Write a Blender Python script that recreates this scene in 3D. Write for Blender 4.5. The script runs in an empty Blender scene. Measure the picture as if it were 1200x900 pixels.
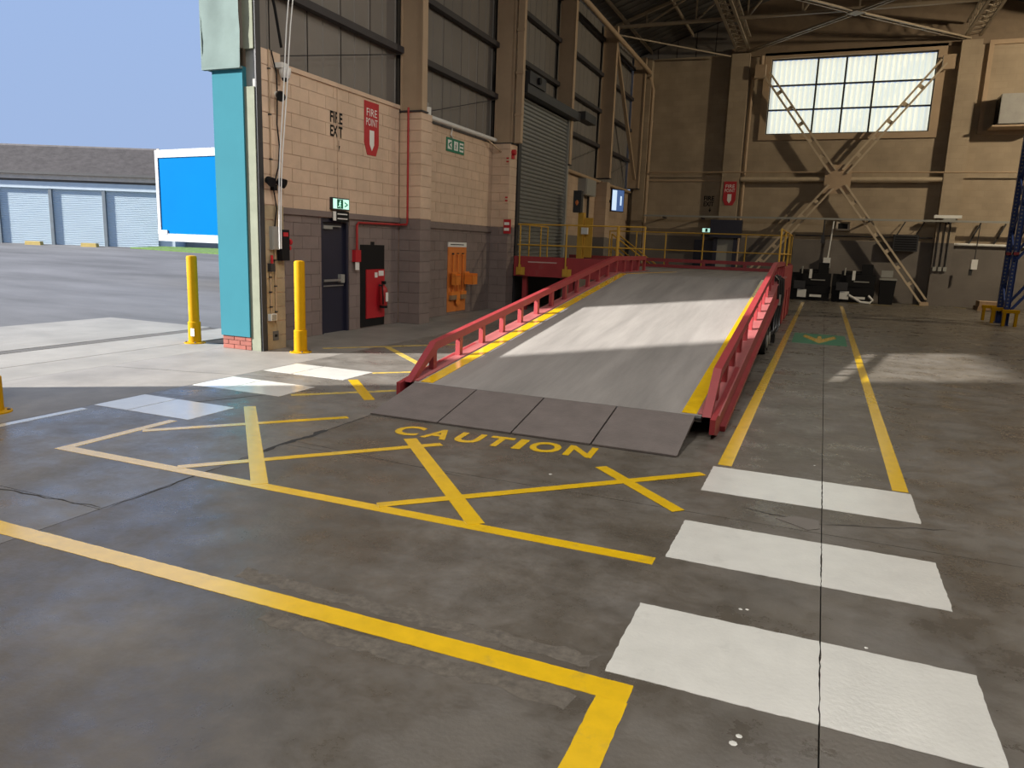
import bpy, math, random
from mathutils import Vector, Matrix
random.seed(7)
SC = bpy.context.scene
COL = SC.collection

# ------------------------------------------------------------------ camera
cam_d = bpy.data.cameras.new('camera'); cam = bpy.data.objects.new('camera', cam_d); COL.objects.link(cam)
cam_d.sensor_width = 36.0; cam_d.lens = 864.77 / 1200 * 36; cam_d.clip_end = 400
R_, D_, F_ = (.92195738, .38560931, .03605626), (.10421319, -.15734002, -.98203041), (-.37300697, .90914772, -.18524637)
cam.matrix_world = Matrix(((R_[0], -D_[0], -F_[0], 0), (R_[1], -D_[1], -F_[1], 0), (R_[2], -D_[2], -F_[2], 1.7), (0, 0, 0, 1)))
SC.camera = cam

# ------------------------------------------------------------------ world, sun, exposure
SC.view_settings.view_transform = 'Standard'; SC.view_settings.look = 'None'
SC.view_settings.gamma = 1; SC.view_settings.use_curve_mapping = False; SC.view_settings.exposure = 0.0
wd = bpy.data.worlds.new('sky'); SC.world = wd; wd.use_nodes = True
nt = wd.node_tree; nt.nodes.clear()
o_ = nt.nodes.new('ShaderNodeOutputWorld'); bg = nt.nodes.new('ShaderNodeBackground')
tc = nt.nodes.new('ShaderNodeTexCoord'); sp = nt.nodes.new('ShaderNodeSeparateXYZ'); rp = nt.nodes.new('ShaderNodeValToRGB')
nz = nt.nodes.new('ShaderNodeTexNoise'); nz.inputs['Scale'].default_value = 1.6
ad = nt.nodes.new('ShaderNodeMath'); ad.operation = 'MULTIPLY_ADD'; ad.inputs[1].default_value = .10
nt.links.new(tc.outputs['Generated'], sp.inputs[0]); nt.links.new(tc.outputs['Generated'], nz.inputs['Vector'])
nt.links.new(nz.outputs[0], ad.inputs[0]); nt.links.new(sp.outputs[2], ad.inputs[2]); nt.links.new(ad.outputs[0], rp.inputs[0])
rp.color_ramp.elements[0].position = 0.0; rp.color_ramp.elements[0].color = (.37, .49, .74, 1)
rp.color_ramp.elements[1].position = .55; rp.color_ramp.elements[1].color = (.33, .49, .84, 1)
nt.links.new(rp.outputs[0], bg.inputs[0]); bg.inputs[1].default_value = 1.0; nt.links.new(bg.outputs[0], o_.inputs[0])

SUN_AZ, SUN_EL = math.radians(35.5), math.radians(27)
sl = bpy.data.lights.new('sun', 'SUN'); sl.energy = 13; sl.angle = math.radians(1.7); sl.color = (1, .96, .9)
so = bpy.data.objects.new('sun', sl); COL.objects.link(so)
so.rotation_euler = Vector((math.cos(SUN_AZ) * math.cos(SUN_EL), math.sin(SUN_AZ) * math.cos(SUN_EL), -math.sin(SUN_EL))).to_track_quat('-Z', 'Y').to_euler()
so.location = (-40, -20, 40)
FILL_W = 165      # base watts of each added fill lamp
WARM_W = 1850

# ------------------------------------------------------------------ materials
MATS = {}
def mat(name, col, rough=.6, metal=0, var=.12, scale=3.0, bump=0, emit=0, rnd=0, spec=.5, coat=0, rvar=0, stretch=None, col2=None, c2lo=.55, c2hi=.7, c2scale=.6):
    if name in MATS: return MATS[name]
    m = bpy.data.materials.new(name); m.use_nodes = True; n = m.node_tree; b = n.nodes['Principled BSDF']; L = n.links
    b.inputs['Roughness'].default_value = rough; b.inputs['Metallic'].default_value = metal; b.inputs['Specular IOR Level'].default_value = spec
    g = n.nodes.new('ShaderNodeNewGeometry'); vec = g.outputs['Position']
    if stretch:
        mp = n.nodes.new('ShaderNodeMapping'); mp.inputs['Scale'].default_value = stretch; L.new(vec, mp.inputs[0]); vec = mp.outputs[0]
    t = n.nodes.new('ShaderNodeTexNoise'); t.inputs['Scale'].default_value = scale; t.inputs['Detail'].default_value = 8; t.inputs['Roughness'].default_value = .65
    L.new(vec, t.inputs['Vector'])
    mr = n.nodes.new('ShaderNodeMapRange'); mr.inputs[1].default_value = .3; mr.inputs[2].default_value = .7
    mr.inputs[3].default_value = 1 - var; mr.inputs[4].default_value = 1 + var; L.new(t.outputs[0], mr.inputs[0])
    fac = mr.outputs[0]
    if rnd:
        oi = n.nodes.new('ShaderNodeObjectInfo'); m2 = n.nodes.new('ShaderNodeMapRange'); m2.inputs[3].default_value = 1 - rnd; m2.inputs[4].default_value = 1 + rnd
        L.new(oi.outputs['Random'], m2.inputs[0]); mm = n.nodes.new('ShaderNodeMath'); mm.operation = 'MULTIPLY'
        L.new(fac, mm.inputs[0]); L.new(m2.outputs[0], mm.inputs[1]); fac = mm.outputs[0]
    base = None
    if col2:
        t2 = n.nodes.new('ShaderNodeTexNoise'); t2.inputs['Scale'].default_value = c2scale; t2.inputs['Detail'].default_value = 10; t2.inputs['Roughness'].default_value = .7
        L.new(vec, t2.inputs['Vector'])
        r2 = n.nodes.new('ShaderNodeMapRange'); r2.inputs[1].default_value = c2lo; r2.inputs[2].default_value = c2hi; L.new(t2.outputs[0], r2.inputs[0])
        mx = n.nodes.new('ShaderNodeMix'); mx.data_type = 'RGBA'; mx.inputs[6].default_value = (*col, 1); mx.inputs[7].default_value = (*col2, 1)
        L.new(r2.outputs[0], mx.inputs[0]); base = mx.outputs[2]
    vm = n.nodes.new('ShaderNodeVectorMath'); vm.operation = 'SCALE'
    if base: L.new(base, vm.inputs[0])
    else: vm.inputs[0].default_value = col
    L.new(fac, vm.inputs['Scale']); L.new(vm.outputs[0], b.inputs['Base Color'])
    if emit:
        b.inputs['Emission Color'].default_value = (*col, 1); b.inputs['Emission Strength'].default_value = emit
    if coat: b.inputs['Coat Weight'].default_value = coat; b.inputs['Coat Roughness'].default_value = .2; b.inputs['Coat IOR'].default_value = 1.9
    if rvar:
        t4 = n.nodes.new('ShaderNodeTexNoise'); t4.inputs['Scale'].default_value = 1.7; t4.inputs['Detail'].default_value = 9; t4.inputs['Roughness'].default_value = .75; L.new(g.outputs['Position'], t4.inputs['Vector'])
        r4 = n.nodes.new('ShaderNodeMapRange'); r4.inputs[1].default_value = .38; r4.inputs[2].default_value = .62; r4.inputs[3].default_value = rough - rvar; r4.inputs[4].default_value = rough + rvar; L.new(t4.outputs[0], r4.inputs[0]); L.new(r4.outputs[0], b.inputs['Roughness'])
    if bump:
        bp = n.nodes.new('ShaderNodeBump'); bp.inputs['Strength'].default_value = bump; bp.inputs['Distance'].default_value = .01
        t3 = n.nodes.new('ShaderNodeTexNoise'); t3.inputs['Scale'].default_value = 45; t3.inputs['Detail'].default_value = 4; L.new(g.outputs['Position'], t3.inputs['Vector'])
        L.new(t3.outputs[0], bp.inputs['Height']); L.new(bp.outputs[0], b.inputs['Normal'])
    MATS[name] = m; return m

def brick_mat(name, col, mortar, axis, bw, bh, rough=.8, low=None, lowz=2.3):
    m = bpy.data.materials.new(name); m.use_nodes = True; n = m.node_tree; b = n.nodes['Principled BSDF']; L = n.links
    b.inputs['Roughness'].default_value = rough
    g = n.nodes.new('ShaderNodeNewGeometry'); s = n.nodes.new('ShaderNodeSeparateXYZ'); c = n.nodes.new('ShaderNodeCombineXYZ')
    L.new(g.outputs['Position'], s.inputs[0]); L.new(s.outputs[axis], c.inputs[0]); L.new(s.outputs[2], c.inputs[1])
    k = n.nodes.new('ShaderNodeTexBrick'); k.inputs['Scale'].default_value = 1; k.inputs['Brick Width'].default_value = bw; k.inputs['Row Height'].default_value = bh
    k.inputs['Mortar Size'].default_value = .012; L.new(c.outputs[0], k.inputs['Vector'])
    def setc(cc, mm): 
        k.inputs['Color1'].default_value = (*cc, 1); k.inputs['Color2'].default_value = tuple(x * .9 for x in cc) + (1,); k.inputs['Mortar'].default_value = (*mm, 1)
    setc(col, mortar); out = k.outputs['Color']
    if low:
        gt = n.nodes.new('ShaderNodeMath'); gt.operation = 'LESS_THAN'; gt.inputs[1].default_value = lowz; L.new(s.outputs[2], gt.inputs[0])
        mx = n.nodes.new('ShaderNodeMix'); mx.data_type = 'RGBA'; L.new(gt.outputs[0], mx.inputs[0]); L.new(out, mx.inputs[6]); mx.inputs[7].default_value = (*low, 1); out = mx.outputs[2]
    t = n.nodes.new('ShaderNodeTexNoise'); t.inputs['Scale'].default_value = 1.2; t.inputs['Detail'].default_value = 8; L.new(g.outputs['Position'], t.inputs['Vector'])
    mr = n.nodes.new('ShaderNodeMapRange'); mr.inputs[1].default_value = .3; mr.inputs[2].default_value = .7; mr.inputs[3].default_value = .82; mr.inputs[4].default_value = 1.12; L.new(t.outputs[0], mr.inputs[0])
    vm = n.nodes.new('ShaderNodeVectorMath'); vm.operation = 'SCALE'; L.new(out, vm.inputs[0]); L.new(mr.outputs[0], vm.inputs['Scale']); L.new(vm.outputs[0], b.inputs['Base Color'])
    bp = n.nodes.new('ShaderNodeBump'); bp.inputs['Strength'].default_value = .4; bp.inputs['Distance'].default_value = .01; bp.invert = True
    L.new(k.outputs['Fac'], bp.inputs['Height']); L.new(bp.outputs[0], b.inputs['Normal'])
    MATS[name] = m; return m

concrete = mat('concrete_floor', (.104, .090, .073), .40, spec=.9, rvar=.2, var=.22, scale=2.2, bump=.12, rnd=.05, col2=(.17, .158, .145), c2lo=.48, c2hi=.75, c2scale=.8)
concrete_l = mat('concrete_apron', (.235, .222, .20), .7, var=.18, scale=1.2, bump=.2, rnd=.05)
mid = mat('skylit_concrete', (.148, .136, .120), .42, spec=1, rvar=.2, var=.22, scale=2.2, bump=.12, rnd=.03, col2=(.19, .178, .165), c2lo=.48, c2hi=.75, c2scale=.8)  # slabs toned lighter, diffuse skylight from the doorway put into the colour
dusty = mat('dusty_concrete', (.225, .21, .19), .6, var=.2, scale=1.6, bump=.2, rnd=.05)  # pale dusty concrete, lifted further to stand in for skylight
joint = mat('joint_dark', (.03, .028, .026), .9)
asphalt = mat('asphalt', (.105, .104, .108), .85, var=.38, scale=.5, bump=.3, stretch=(.35, 1, 1))
yel = mat('yellow_paint', (.93, .585, .004), .26, spec=1, coat=1, var=.10, scale=9, col2=(.62, .42, .05), c2lo=.58, c2hi=.75, c2scale=5)
yel_old = mat('yellow_paint_worn', (.55, .40, .08), .45, var=.2, scale=9, col2=(.2, .17, .12), c2lo=.5, c2hi=.66, c2scale=6)
wht = mat('white_paint', (.74, .74, .70), .32, spec=1, coat=.7, var=.07, scale=5, bump=.25, col2=(.6, .6, .57), c2lo=.6, c2hi=.75, c2scale=3)
wht_line = mat('white_line_paint', (.66, .66, .58), .3, spec=1, coat=1, var=.1, scale=6)
grn = mat('green_paint', (.02, .16, .08), .5, var=.15)
tan = mat('tan_block', (.59, .44, .32), .75, var=.13, scale=1.6, bump=.3, rnd=.03)
tan_mortar = mat('tan_mortar', (.49, .35, .26), .9)
greyb = mat('grey_block', (.20, .158, .145), .7, var=.12, scale=2.5, bump=.25, rnd=.06)
grey_mortar = mat('grey_mortar', (.15, .12, .11), .9)
steel_tan = mat('tan_steel', (.40, .29, .19), .55, var=.10, scale=1.5)
clad = mat('cladding_sheet', (.17, .155, .14), .5, var=.10, scale=.8, rnd=.08)
girtm = mat('girt_dark', (.035, .032, .035), .6)
dark = mat('dark_metal', (.025, .025, .028), .5)
black = mat('black_plastic', (.008, .008, .009), .6, spec=.2)
teal = mat('teal_sheet', (.035, .165, .21), .85, var=.05, scale=1, spec=.12)
silver = mat('galvanised_sheet', (.15, .20, .19), .8, metal=0, var=.12, scale=2, bump=.1, spec=.15)
palegreen = mat('pale_green_edge', (.22, .235, .18), .85, var=.12, spec=.15)
brickred = mat('red_brick', (.25, .075, .055), .8, var=.15, scale=8, rnd=.12)
brickmort = mat('brick_mortar', (.4, .33, .28), .9)
bol = mat('bollard_yellow', (.47, .25, .002), .6, spec=.1, var=.08, scale=6, col2=(.55, .36, .06), c2lo=.64, c2hi=.74, c2scale=5)
red = mat('red_steel', (.29, .03, .036), .5, var=.12, scale=4, col2=(.24, .05, .05), c2lo=.58, c2hi=.7, c2scale=4)
redp = mat('red_pipe', (.35, .02, .02), .5)
deckm = mat('ramp_deck', (.25, .235, .222), .55, var=.22, scale=1.2, bump=.25, stretch=(3, .3, 1))
plate = mat('toe_plate', (.15, .128, .12), .5, var=.15, scale=5, bump=.3)
yrail = mat('yellow_rail', (.52, .30, .035), .5, var=.1)
whitep = mat('white_plastic', (.7, .7, .68), .5, var=.04)
greyp = mat('grey_box', (.28, .28, .26), .5, var=.06)
navy = mat('navy_paint', (.015, .016, .035), .45)
signred = mat('sign_red', (.42, .012, .02), .5, var=.05)
signgrn = mat('sign_green', (.0, .17, .09), .5, var=.03)
signwht = mat('sign_white', (.75, .75, .72), .5, var=.03)
exit_lit = mat('exit_lit', (.55, .95, .8), .5, var=.02, emit=.8)
orange = mat('orange_board', (.62, .19, .035), .55, var=.1, scale=5)
orange_d = mat('orange_tool', (.72, .22, .03), .5, var=.1)
bluer = mat('rack_blue', (.025, .055, .21), .45, var=.1)
orbeam = mat('rack_orange', (.6, .16, .03), .5)
wood = mat('pallet_wood', (.26, .17, .1), .8, var=.2, scale=6)
shutm = mat('shutter_slat', (.20, .205, .195), .45, metal=.2, var=.08, scale=2)
gdoor = mat('garage_slat', (.50, .60, .66), .5, var=.03, scale=.6)
gwhite = mat('garage_fascia', (.55, .64, .70), .6, var=.04)
gpier = mat('garage_pier', (.16, .19, .21), .7)
tile = mat('roof_tile', (.12, .108, .105), .85, var=.25, scale=2.5)
hiptile = mat('hip_tile', (.42, .35, .26), .8)
gutterm = mat('gutter', (.10, .095, .09), .6)
cream = mat('cream_fascia', (.55, .48, .40), .7)
tblue = mat('trailer_blue', (.0, .13, .36), .8, var=.04, scale=.5, spec=.03)
twhite = mat('trailer_white', (.42, .44, .46), .7, var=.04, spec=.2)
rubber = mat('tyre_rubber', (.015, .015, .015), .8)
grass = mat('grass', (.09, .17, .035), .9, var=.35, scale=6)
roofm = mat('roof_sheet', (.10, .095, .09), .6, var=.1, scale=.6)
trussm = mat('truss_steel', (.30, .24, .17), .5, var=.1)
hosem = mat('hose_black', (.015, .015, .017), .35)
chrome = mat('steel_bright', (.6, .6, .6), .3, metal=.8, var=.05)
backbrick = brick_mat('back_brick', (.36, .285, .20), (.325, .257, .18), 0, .45, .225, low=(.15, .132, .118), lowz=2.35)
sidebrick = brick_mat('side_brick', (.46, .34, .24), (.40, .29, .20), 1, .45, .225, low=(.16, .14, .125), lowz=2.1)
plainwall = mat('plain_wall', (.40, .31, .22), .8, var=.1)

# translucent corrugated window sheet, its emission standing in for daylight behind it
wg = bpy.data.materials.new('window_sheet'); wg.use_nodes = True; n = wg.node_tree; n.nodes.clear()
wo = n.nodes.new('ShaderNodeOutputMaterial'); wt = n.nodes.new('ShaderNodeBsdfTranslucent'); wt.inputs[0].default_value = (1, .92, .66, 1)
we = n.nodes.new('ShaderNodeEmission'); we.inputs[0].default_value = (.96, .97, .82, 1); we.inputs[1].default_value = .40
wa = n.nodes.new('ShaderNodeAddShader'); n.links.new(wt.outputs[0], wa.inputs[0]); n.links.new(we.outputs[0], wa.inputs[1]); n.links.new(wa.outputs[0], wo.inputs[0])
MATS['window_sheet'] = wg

# ------------------------------------------------------------------ mesh helpers
WLOC = {}
class MB:
    def __init__(s): s.v, s.f = [], []
    def quad(s, *p):
        b = len(s.v); s.v += [tuple(q) for q in p]; s.f.append(tuple(range(b, b + len(p)))); return s
    def box(s, x0, x1, y0, y1, z0, z1):
        b = len(s.v)
        s.v += [(x, y, z) for z in (z0, z1) for y in (y0, y1) for x in (x0, x1)]
        s.f += [tuple(b + i for i in q) for q in ((0, 2, 3, 1), (4, 5, 7, 6), (0, 1, 5, 4), (2, 6, 7, 3), (0, 4, 6, 2), (1, 3, 7, 5))]; return s
    def bar(s, p, q, w, h, up=(0, 0, 1)):          # rectangular bar from p to q, w across, h along up
        p, q = Vector(p), Vector(q); d = (q - p).normalized(); u = Vector(up)
        a = d.cross(u)
        if a.length < 1e-4: a = d.cross(Vector((0, 1, 0)))
        a.normalize(); c = a.cross(d).normalized(); a *= w / 2; c *= h / 2; b = len(s.v)
        for r in (p, q): s.v += [tuple(r - a - c), tuple(r + a - c), tuple(r + a + c), tuple(r - a + c)]
        s.f += [tuple(b + i for i in k) for k in ((3, 2, 1, 0), (4, 5, 6, 7), (0, 1, 5, 4), (1, 2, 6, 5), (2, 3, 7, 6), (3, 0, 4, 7))]; return s
    def tube(s, p, q, r, n=10, r2=None):
        p, q = Vector(p), Vector(q); d = (q - p).normalized(); a = d.orthogonal().normalized(); c = d.cross(a); b = len(s.v); r2 = r if r2 is None else r2
        for k, (o, rr) in enumerate(((p, r), (q, r2))):
            s.v += [tuple(o + (a * math.cos(2 * math.pi * i / n) + c * math.sin(2 * math.pi * i / n)) * rr) for i in range(n)]
        s.f += [(b + i, b + (i + 1) % n, b + n + (i + 1) % n, b + n + i) for i in range(n)]
        s.f += [tuple(b + i for i in reversed(range(n))), tuple(b + n + i for i in range(n))]; return s
    def path(s, pts, r, n=8):
        pts = [Vector(p) for p in pts]; b = len(s.v); N = len(pts); ref = None
        for i, p in enumerate(pts):
            d = (pts[min(i + 1, N - 1)] - pts[max(i - 1, 0)]).normalized()
            a = d.orthogonal().normalized() if ref is None else (ref - d * ref.dot(d)).normalized()
            ref = a; c = d.cross(a)
            s.v += [tuple(p + (a * math.cos(2 * math.pi * k / n) + c * math.sin(2 * math.pi * k / n)) * r) for k in range(n)]
        for i in range(N - 1):
            s.f += [(b + i * n + k, b + i * n + (k + 1) % n, b + (i + 1) * n + (k + 1) % n, b + (i + 1) * n + k) for k in range(n)]
        s.f += [tuple(b + k for k in reversed(range(n))), tuple(b + (N - 1) * n + k for k in range(n))]; return s
    def lathe(s, c, prof, n=24):                   # prof: list of (r, z) about a vertical axis at c
        b = len(s.v)
        for r, z in prof: s.v += [(c[0] + r * math.cos(2 * math.pi * i / n), c[1] + r * math.sin(2 * math.pi * i / n), c[2] + z) for i in range(n)]
        for j in range(len(prof) - 1): s.f += [(b + j * n + i, b + j * n + (i + 1) % n, b + (j + 1) * n + (i + 1) % n, b + (j + 1) * n + i) for i in range(n)]
        s.f += [tuple(b + i for i in reversed(range(n))), tuple(b + (len(prof) - 1) * n + i for i in range(n))]; return s
    def prism(s, poly, ext):                       # planar polygon (3-D points) extruded by vector ext
        b = len(s.v); n = len(poly); e = Vector(ext)
        s.v += [tuple(p) for p in poly] + [tuple(Vector(p) + e) for p in poly]
        s.f += [tuple(b + i for i in reversed(range(n))), tuple(b + n + i for i in range(n))]
        s.f += [(b + i, b + (i + 1) % n, b + n + (i + 1) % n, b + n + i) for i in range(n)]; return s
    def build(s, name, m, parent=None, smooth=False, base=None):
        if base is None:
            xs, ys, zs = zip(*s.v); base = ((min(xs) + max(xs)) / 2, (min(ys) + max(ys)) / 2, min(zs))
        me = bpy.data.meshes.new(name); me.from_pydata([(x - base[0], y - base[1], z - base[2]) for x, y, z in s.v], [], s.f); me.update()
        import bmesh
        bm = bmesh.new(); bm.from_mesh(me); bmesh.ops.recalc_face_normals(bm, faces=bm.faces); bm.to_mesh(me); bm.free()
        if smooth:
            me.polygons.foreach_set('use_smooth', [True] * len(me.polygons))
            me.set_sharp_from_angle(angle=math.radians(40))
        me.materials.append(m); return put(name, me, base, parent)
def put(name, me, base, parent=None):
    o = bpy.data.objects.new(name, me); COL.objects.link(o); pl = Vector((0, 0, 0))
    if parent: o.parent = parent; pl = WLOC[parent.name]
    o.location = Vector(base) - pl; WLOC[o.name] = Vector(base); return o
def tag(o, label, cat, group=None, kind=None):
    o['label'] = label; o['category'] = cat
    if group: o['group'] = group
    if kind: o['kind'] = kind
    return o
def thing(name, label, cat, loc, group=None):
    o = bpy.data.objects.new(name, None); COL.objects.link(o); o.location = loc; o.empty_display_size = .2; WLOC[o.name] = Vector(loc); return tag(o, label, cat, group)
def struct(o, label=None): 
    o['kind'] = 'structure'
    if label: o['label'] = label
    return o
def estruct(name, loc, label=None):
    o = bpy.data.objects.new(name, None); COL.objects.link(o); o.location = loc; WLOC[o.name] = Vector(loc); return struct(o, label)
def dup(root, loc, label=None):
    r = root.copy(); COL.objects.link(r); r.location = loc; WLOC[r.name] = Vector(loc)
    if label: r['label'] = label
    for ch in list(root.children):
        c = ch.copy(); COL.objects.link(c); c.parent = r
        for g in ch.children:
            d = g.copy(); COL.objects.link(d); d.parent = c
    return r
def B(name, m, x0, x1, y0, y1, z0, z1, parent=None): return MB().box(x0, x1, y0, y1, z0, z1).build(name, m, parent)
_bc = {}
def block(name, m, x0, x1, y0, y1, z0, z1, parent):     # box object sharing mesh data by size
    k = (name, m.name, round(x1 - x0, 3), round(y1 - y0, 3), round(z1 - z0, 3))
    base = ((x0 + x1) / 2, (y0 + y1) / 2, z0)
    if k not in _bc:
        o = MB().box(x0, x1, y0, y1, z0, z1).build(name, m, parent); _bc[k] = o.data; return o
    return put(name, _bc[k], base, parent)
def text_mesh(s, bold=0.0):
    c = bpy.data.curves.new('t', 'FONT'); c.body = s; c.size = 1; c.offset = bold; c.resolution_u = 4
    o = bpy.data.objects.new('t', c); COL.objects.link(o); dg = bpy.context.evaluated_depsgraph_get()
    me = o.evaluated_get(dg).to_mesh(); v = [tuple(p.co) for p in me.vertices]; f = [tuple(p.vertices) for p in me.polygons]
    o.evaluated_get(dg).to_mesh_clear(); bpy.data.objects.remove(o); bpy.data.curves.remove(c); return v, f
def letters(name, s, org, xd, yd, w, h, m, parent, bold=.02, thick=.0015):
    """text fitted in a w x h box with lower-left corner org, along xd / yd"""
    v, f = text_mesh(s, bold); xs = [p[0] for p in v]; ys = [p[1] for p in v]; x0, x1, y0, y1 = min(xs), max(xs), min(ys), max(ys)
    xd, yd, org = Vector(xd).normalized(), Vector(yd).normalized(), Vector(org); nd = xd.cross(yd) * thick
    b = MB(); b.v = [tuple(org + xd * ((p[0] - x0) / (x1 - x0) * w) + yd * ((p[1] - y0) / (y1 - y0) * h) + nd) for p in v]; b.f = f
    me = bpy.data.meshes.new(name); base = org
    me.from_pydata([tuple(Vector(q) - base) for q in b.v], [], f); me.materials.append(m); return put(name, me, base, parent)

# ================================================================== THE HALL: floor
fl = struct(B('floor', joint, -8.3, 16.8, -13, 32.8, -.25, -.02), 'dark grey concrete floor of large slabs with open joints')
G = .003
xcuts = [-8.3, -6.52, -3.98, .16, 4.3, 8.45, 12.6, 16.8]
ycuts = {0: [-13, -7, -3, 3.05, 9.2, 15.2, 21.3, 27, 32.8], 1: [-13, -7.2, -1.1, 4.78, 10.9, 15.6, 21.3, 27, 32.8]}
for i in range(7):
    yc = ycuts[0 if i < 2 else 1]
    for a, b in zip(yc, yc[1:]):
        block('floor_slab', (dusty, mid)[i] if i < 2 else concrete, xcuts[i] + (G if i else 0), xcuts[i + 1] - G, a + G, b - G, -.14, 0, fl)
def ribbon(pts, w, z=.0012):
    m = MB(); L = []
    for i, p in enumerate(pts):
        a = Vector(pts[max(i - 1, 0)]); b = Vector(pts[min(i + 1, len(pts) - 1)]); d = (b - a).normalized(); nrm = Vector((-d.y, d.x)); ww = w * random.uniform(.3, 1) * (0.25 if i in (0, len(pts) - 1) else 1)
        L.append(((p[0] + nrm.x * ww, p[1] + nrm.y * ww, z), (p[0] - nrm.x * ww, p[1] - nrm.y * ww, z)))
    for (a, b), (c, d) in zip(L, L[1:]): m.quad(a, c, d, b)
    return m
def crack(a, b, n, jit, w):
    pts = []
    for i in range(n + 1):
        t = i / n; j = 0 if i in (0, n) else jit; pts.append((a[0] + (b[0] - a[0]) * t + random.uniform(-j, j), a[1] + (b[1] - a[1]) * t + random.uniform(-j, j)))
    ribbon(pts, w).build('crack', joint, fl)
crack((-4.0, 4.5), (-3.97, 5.35), 14, .02, .042); crack((-3.97, 5.35), (-3.96, 6.05), 8, .01, .008)
crack((-3.95, 4.9), (-2.3, 4.72), 12, .01, .005); crack((-6.0, 5.22), (-5.15, 6.8), 12, .012, .012)
crack((-3.95, 3.1), (-4.0, 4.4), 14, .015, .008); crack((-5.5, 2.96), (-4.0, 3.07), 14, .015, .008); crack((-8.2, 6.6), (-5.9, 7.15), 14, .01, .006)
crack((.16, 4.95), (.9, 5.25), 8, .02, .006); crack((-.35, 5.05), (.16, 4.95), 8, .02, .01)
# broken corner of the joint, filled with pale mortar
MB().prism([(-.12, 4.93, 0), (.0, 5.03, 0), (.14, 5.02, 0), (.15, 4.86, 0), (.08, 4.80, 0), (-.02, 4.87, 0)], (0, 0, .003)).build('mortar_patch', mat('mortar_patch', (.15, .135, .12), .8), fl)
for x, y in ((-.2, 3.52), (-.17, 3.53), (-.12, 2.47), (-.105, 2.52), (-1.75, 5.1), (.35, 3.4), (.1, 6.4)):
    MB().lathe((x, y, 0), [(random.uniform(.008, .016), 0), (.006, .0015)], 7).build('paint_drip', wht, fl)

# ================================================================== floor markings
PT = .002
def strip(m, a, b, w, z0=0.0, cap=0):
    a, b = Vector(a), Vector(b); d = (b - a).normalized(); nr = Vector((-d.y, d.x)) * w / 2
    m.prism([(*(a - nr), z0), (*(b - nr), z0), (*(b + nr), z0), (*(a + nr), z0)], (0, 0, PT)); return m
def rough_rect(x0, x1, y0, y1, jit=.0028, step=.035, z0=0.0):
    pts = []
    def edge(p, q):
        L = math.hypot(q[0] - p[0], q[1] - p[1]); n = max(2, int(L / step))
        for i in range(n):
            t = i / n; pts.append((p[0] + (q[0] - p[0]) * t + random.uniform(-jit, jit), p[1] + (q[1] - p[1]) * t + random.uniform(-jit, jit), z0))
    c = [(x0, y0), (x1, y0), (x1, y1), (x0, y1)]
    for k in range(4): edge(c[k], c[(k + 1) % 4])
    return MB().prism(pts, (0, 0, PT))
gw = 'white zebra bars along the yellow walkway'
for (y0, y1), lab in zip(((5.28, 5.95), (3.97, 4.61), (2.71, 3.36)), (
        'white painted zebra bar touching the ends of the yellow walkway lines', 'white painted zebra bar between the other two on the walkway crossing',
        'white painted zebra bar beside the yellow corner line')):
    t = thing('zebra_bar', lab, 'floor marking', ((-.65 + .155) / 2, y0, 0), gw)
    rough_rect(-.655, .1575, y0, y1).build('painted_half', wht, t); rough_rect(.1635, .765, y0, y1).build('painted_half', wht, t)
go = 'white zebra bars inside the open doorway'
for (y0, y1), lab in zip(((5.0, 5.6), (6.25, 6.88), (7.42, 8.08)), (
        'blue-white zebra bar at the end of the white threshold line', 'blue-white zebra bar in the middle of the doorway crossing', 'blue-white zebra bar nearest the yellow bollard inside the doorway')):
    t = thing('zebra_bar', lab, 'floor marking', (-5.9, y0, 0), go)
    rough_rect(-6.5, -6.06, y0, y1).build('painted_half', wht, t); rough_rect(-6.045, -5.28, y0, y1).build('painted_half', wht, t)
t = tag(strip(MB(), (-.575, 6.02), (-.58, 29.5), .11).build('walkway_line', yel), 'long yellow walkway line running beside the ramp', 'floor marking', 'yellow walkway lines')
t = tag(strip(MB(), (.70, 5.98), (.71, 28.4), .11).build('walkway_line', yel), 'long yellow walkway line on the side away from the ramp', 'floor marking', 'yellow walkway lines')
# worn orange piece on the ramp side line
scour = mat('scoured_concrete', (.128, .112, .092), .75, var=.3, scale=30, bump=.5, col2=(.10, .087, .072), c2lo=.45, c2hi=.6, c2scale=9)
for y0, y1, xa in ((2.70, 2.80, -2.6), (2.40, 2.51, -2.2)): rough_rect(xa, -.72, y0, y1, .02, .05, -.0015).build('scoured_strip', scour, fl)
cl = thing('corner_line', 'yellow line turning a corner beside the zebra bar, whitened towards the doorway', 'floor marking', (-.6, 2.5, 0))
rough_rect(-8.1, -.52, 2.53, 2.655, .0018).build('cross_stroke', yel, cl); rough_rect(-.64, -.515, -1.5, 2.53, .0018).build('long_stroke', yel, cl)
hb = thing('hatched_caution_box', 'yellow hatched keep-clear box painted before the ramp toe', 'floor marking', (-3, 3.86, 0))
strip(MB(), (-5.42, 3.85), (-.7, 3.88), .10).build('border_stroke', yel, hb); strip(MB(), (-5.37, 3.9), (-5.37, 4.92), .09, .0003).build('border_stroke', yel, hb)
for hk, (a, b, w) in enumerate((((-5.3, 4.52), (-4.1, 5.84), .085), ((-4.24, 3.9), (-2.86, 5.43), .085), ((-5.2, 5.72), (-3.46, 3.88), .115), ((-3.18, 5.45), (-1.81, 3.91), .115),
                ((-2.52, 3.91), (-.7, 5.69), .085), ((-1.46, 5.47), (-.72, 4.75), .1))):
    strip(MB(), a, b, w, .0006 + .0004 * hk).build('hatch_stroke', yel, hb)
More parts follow.
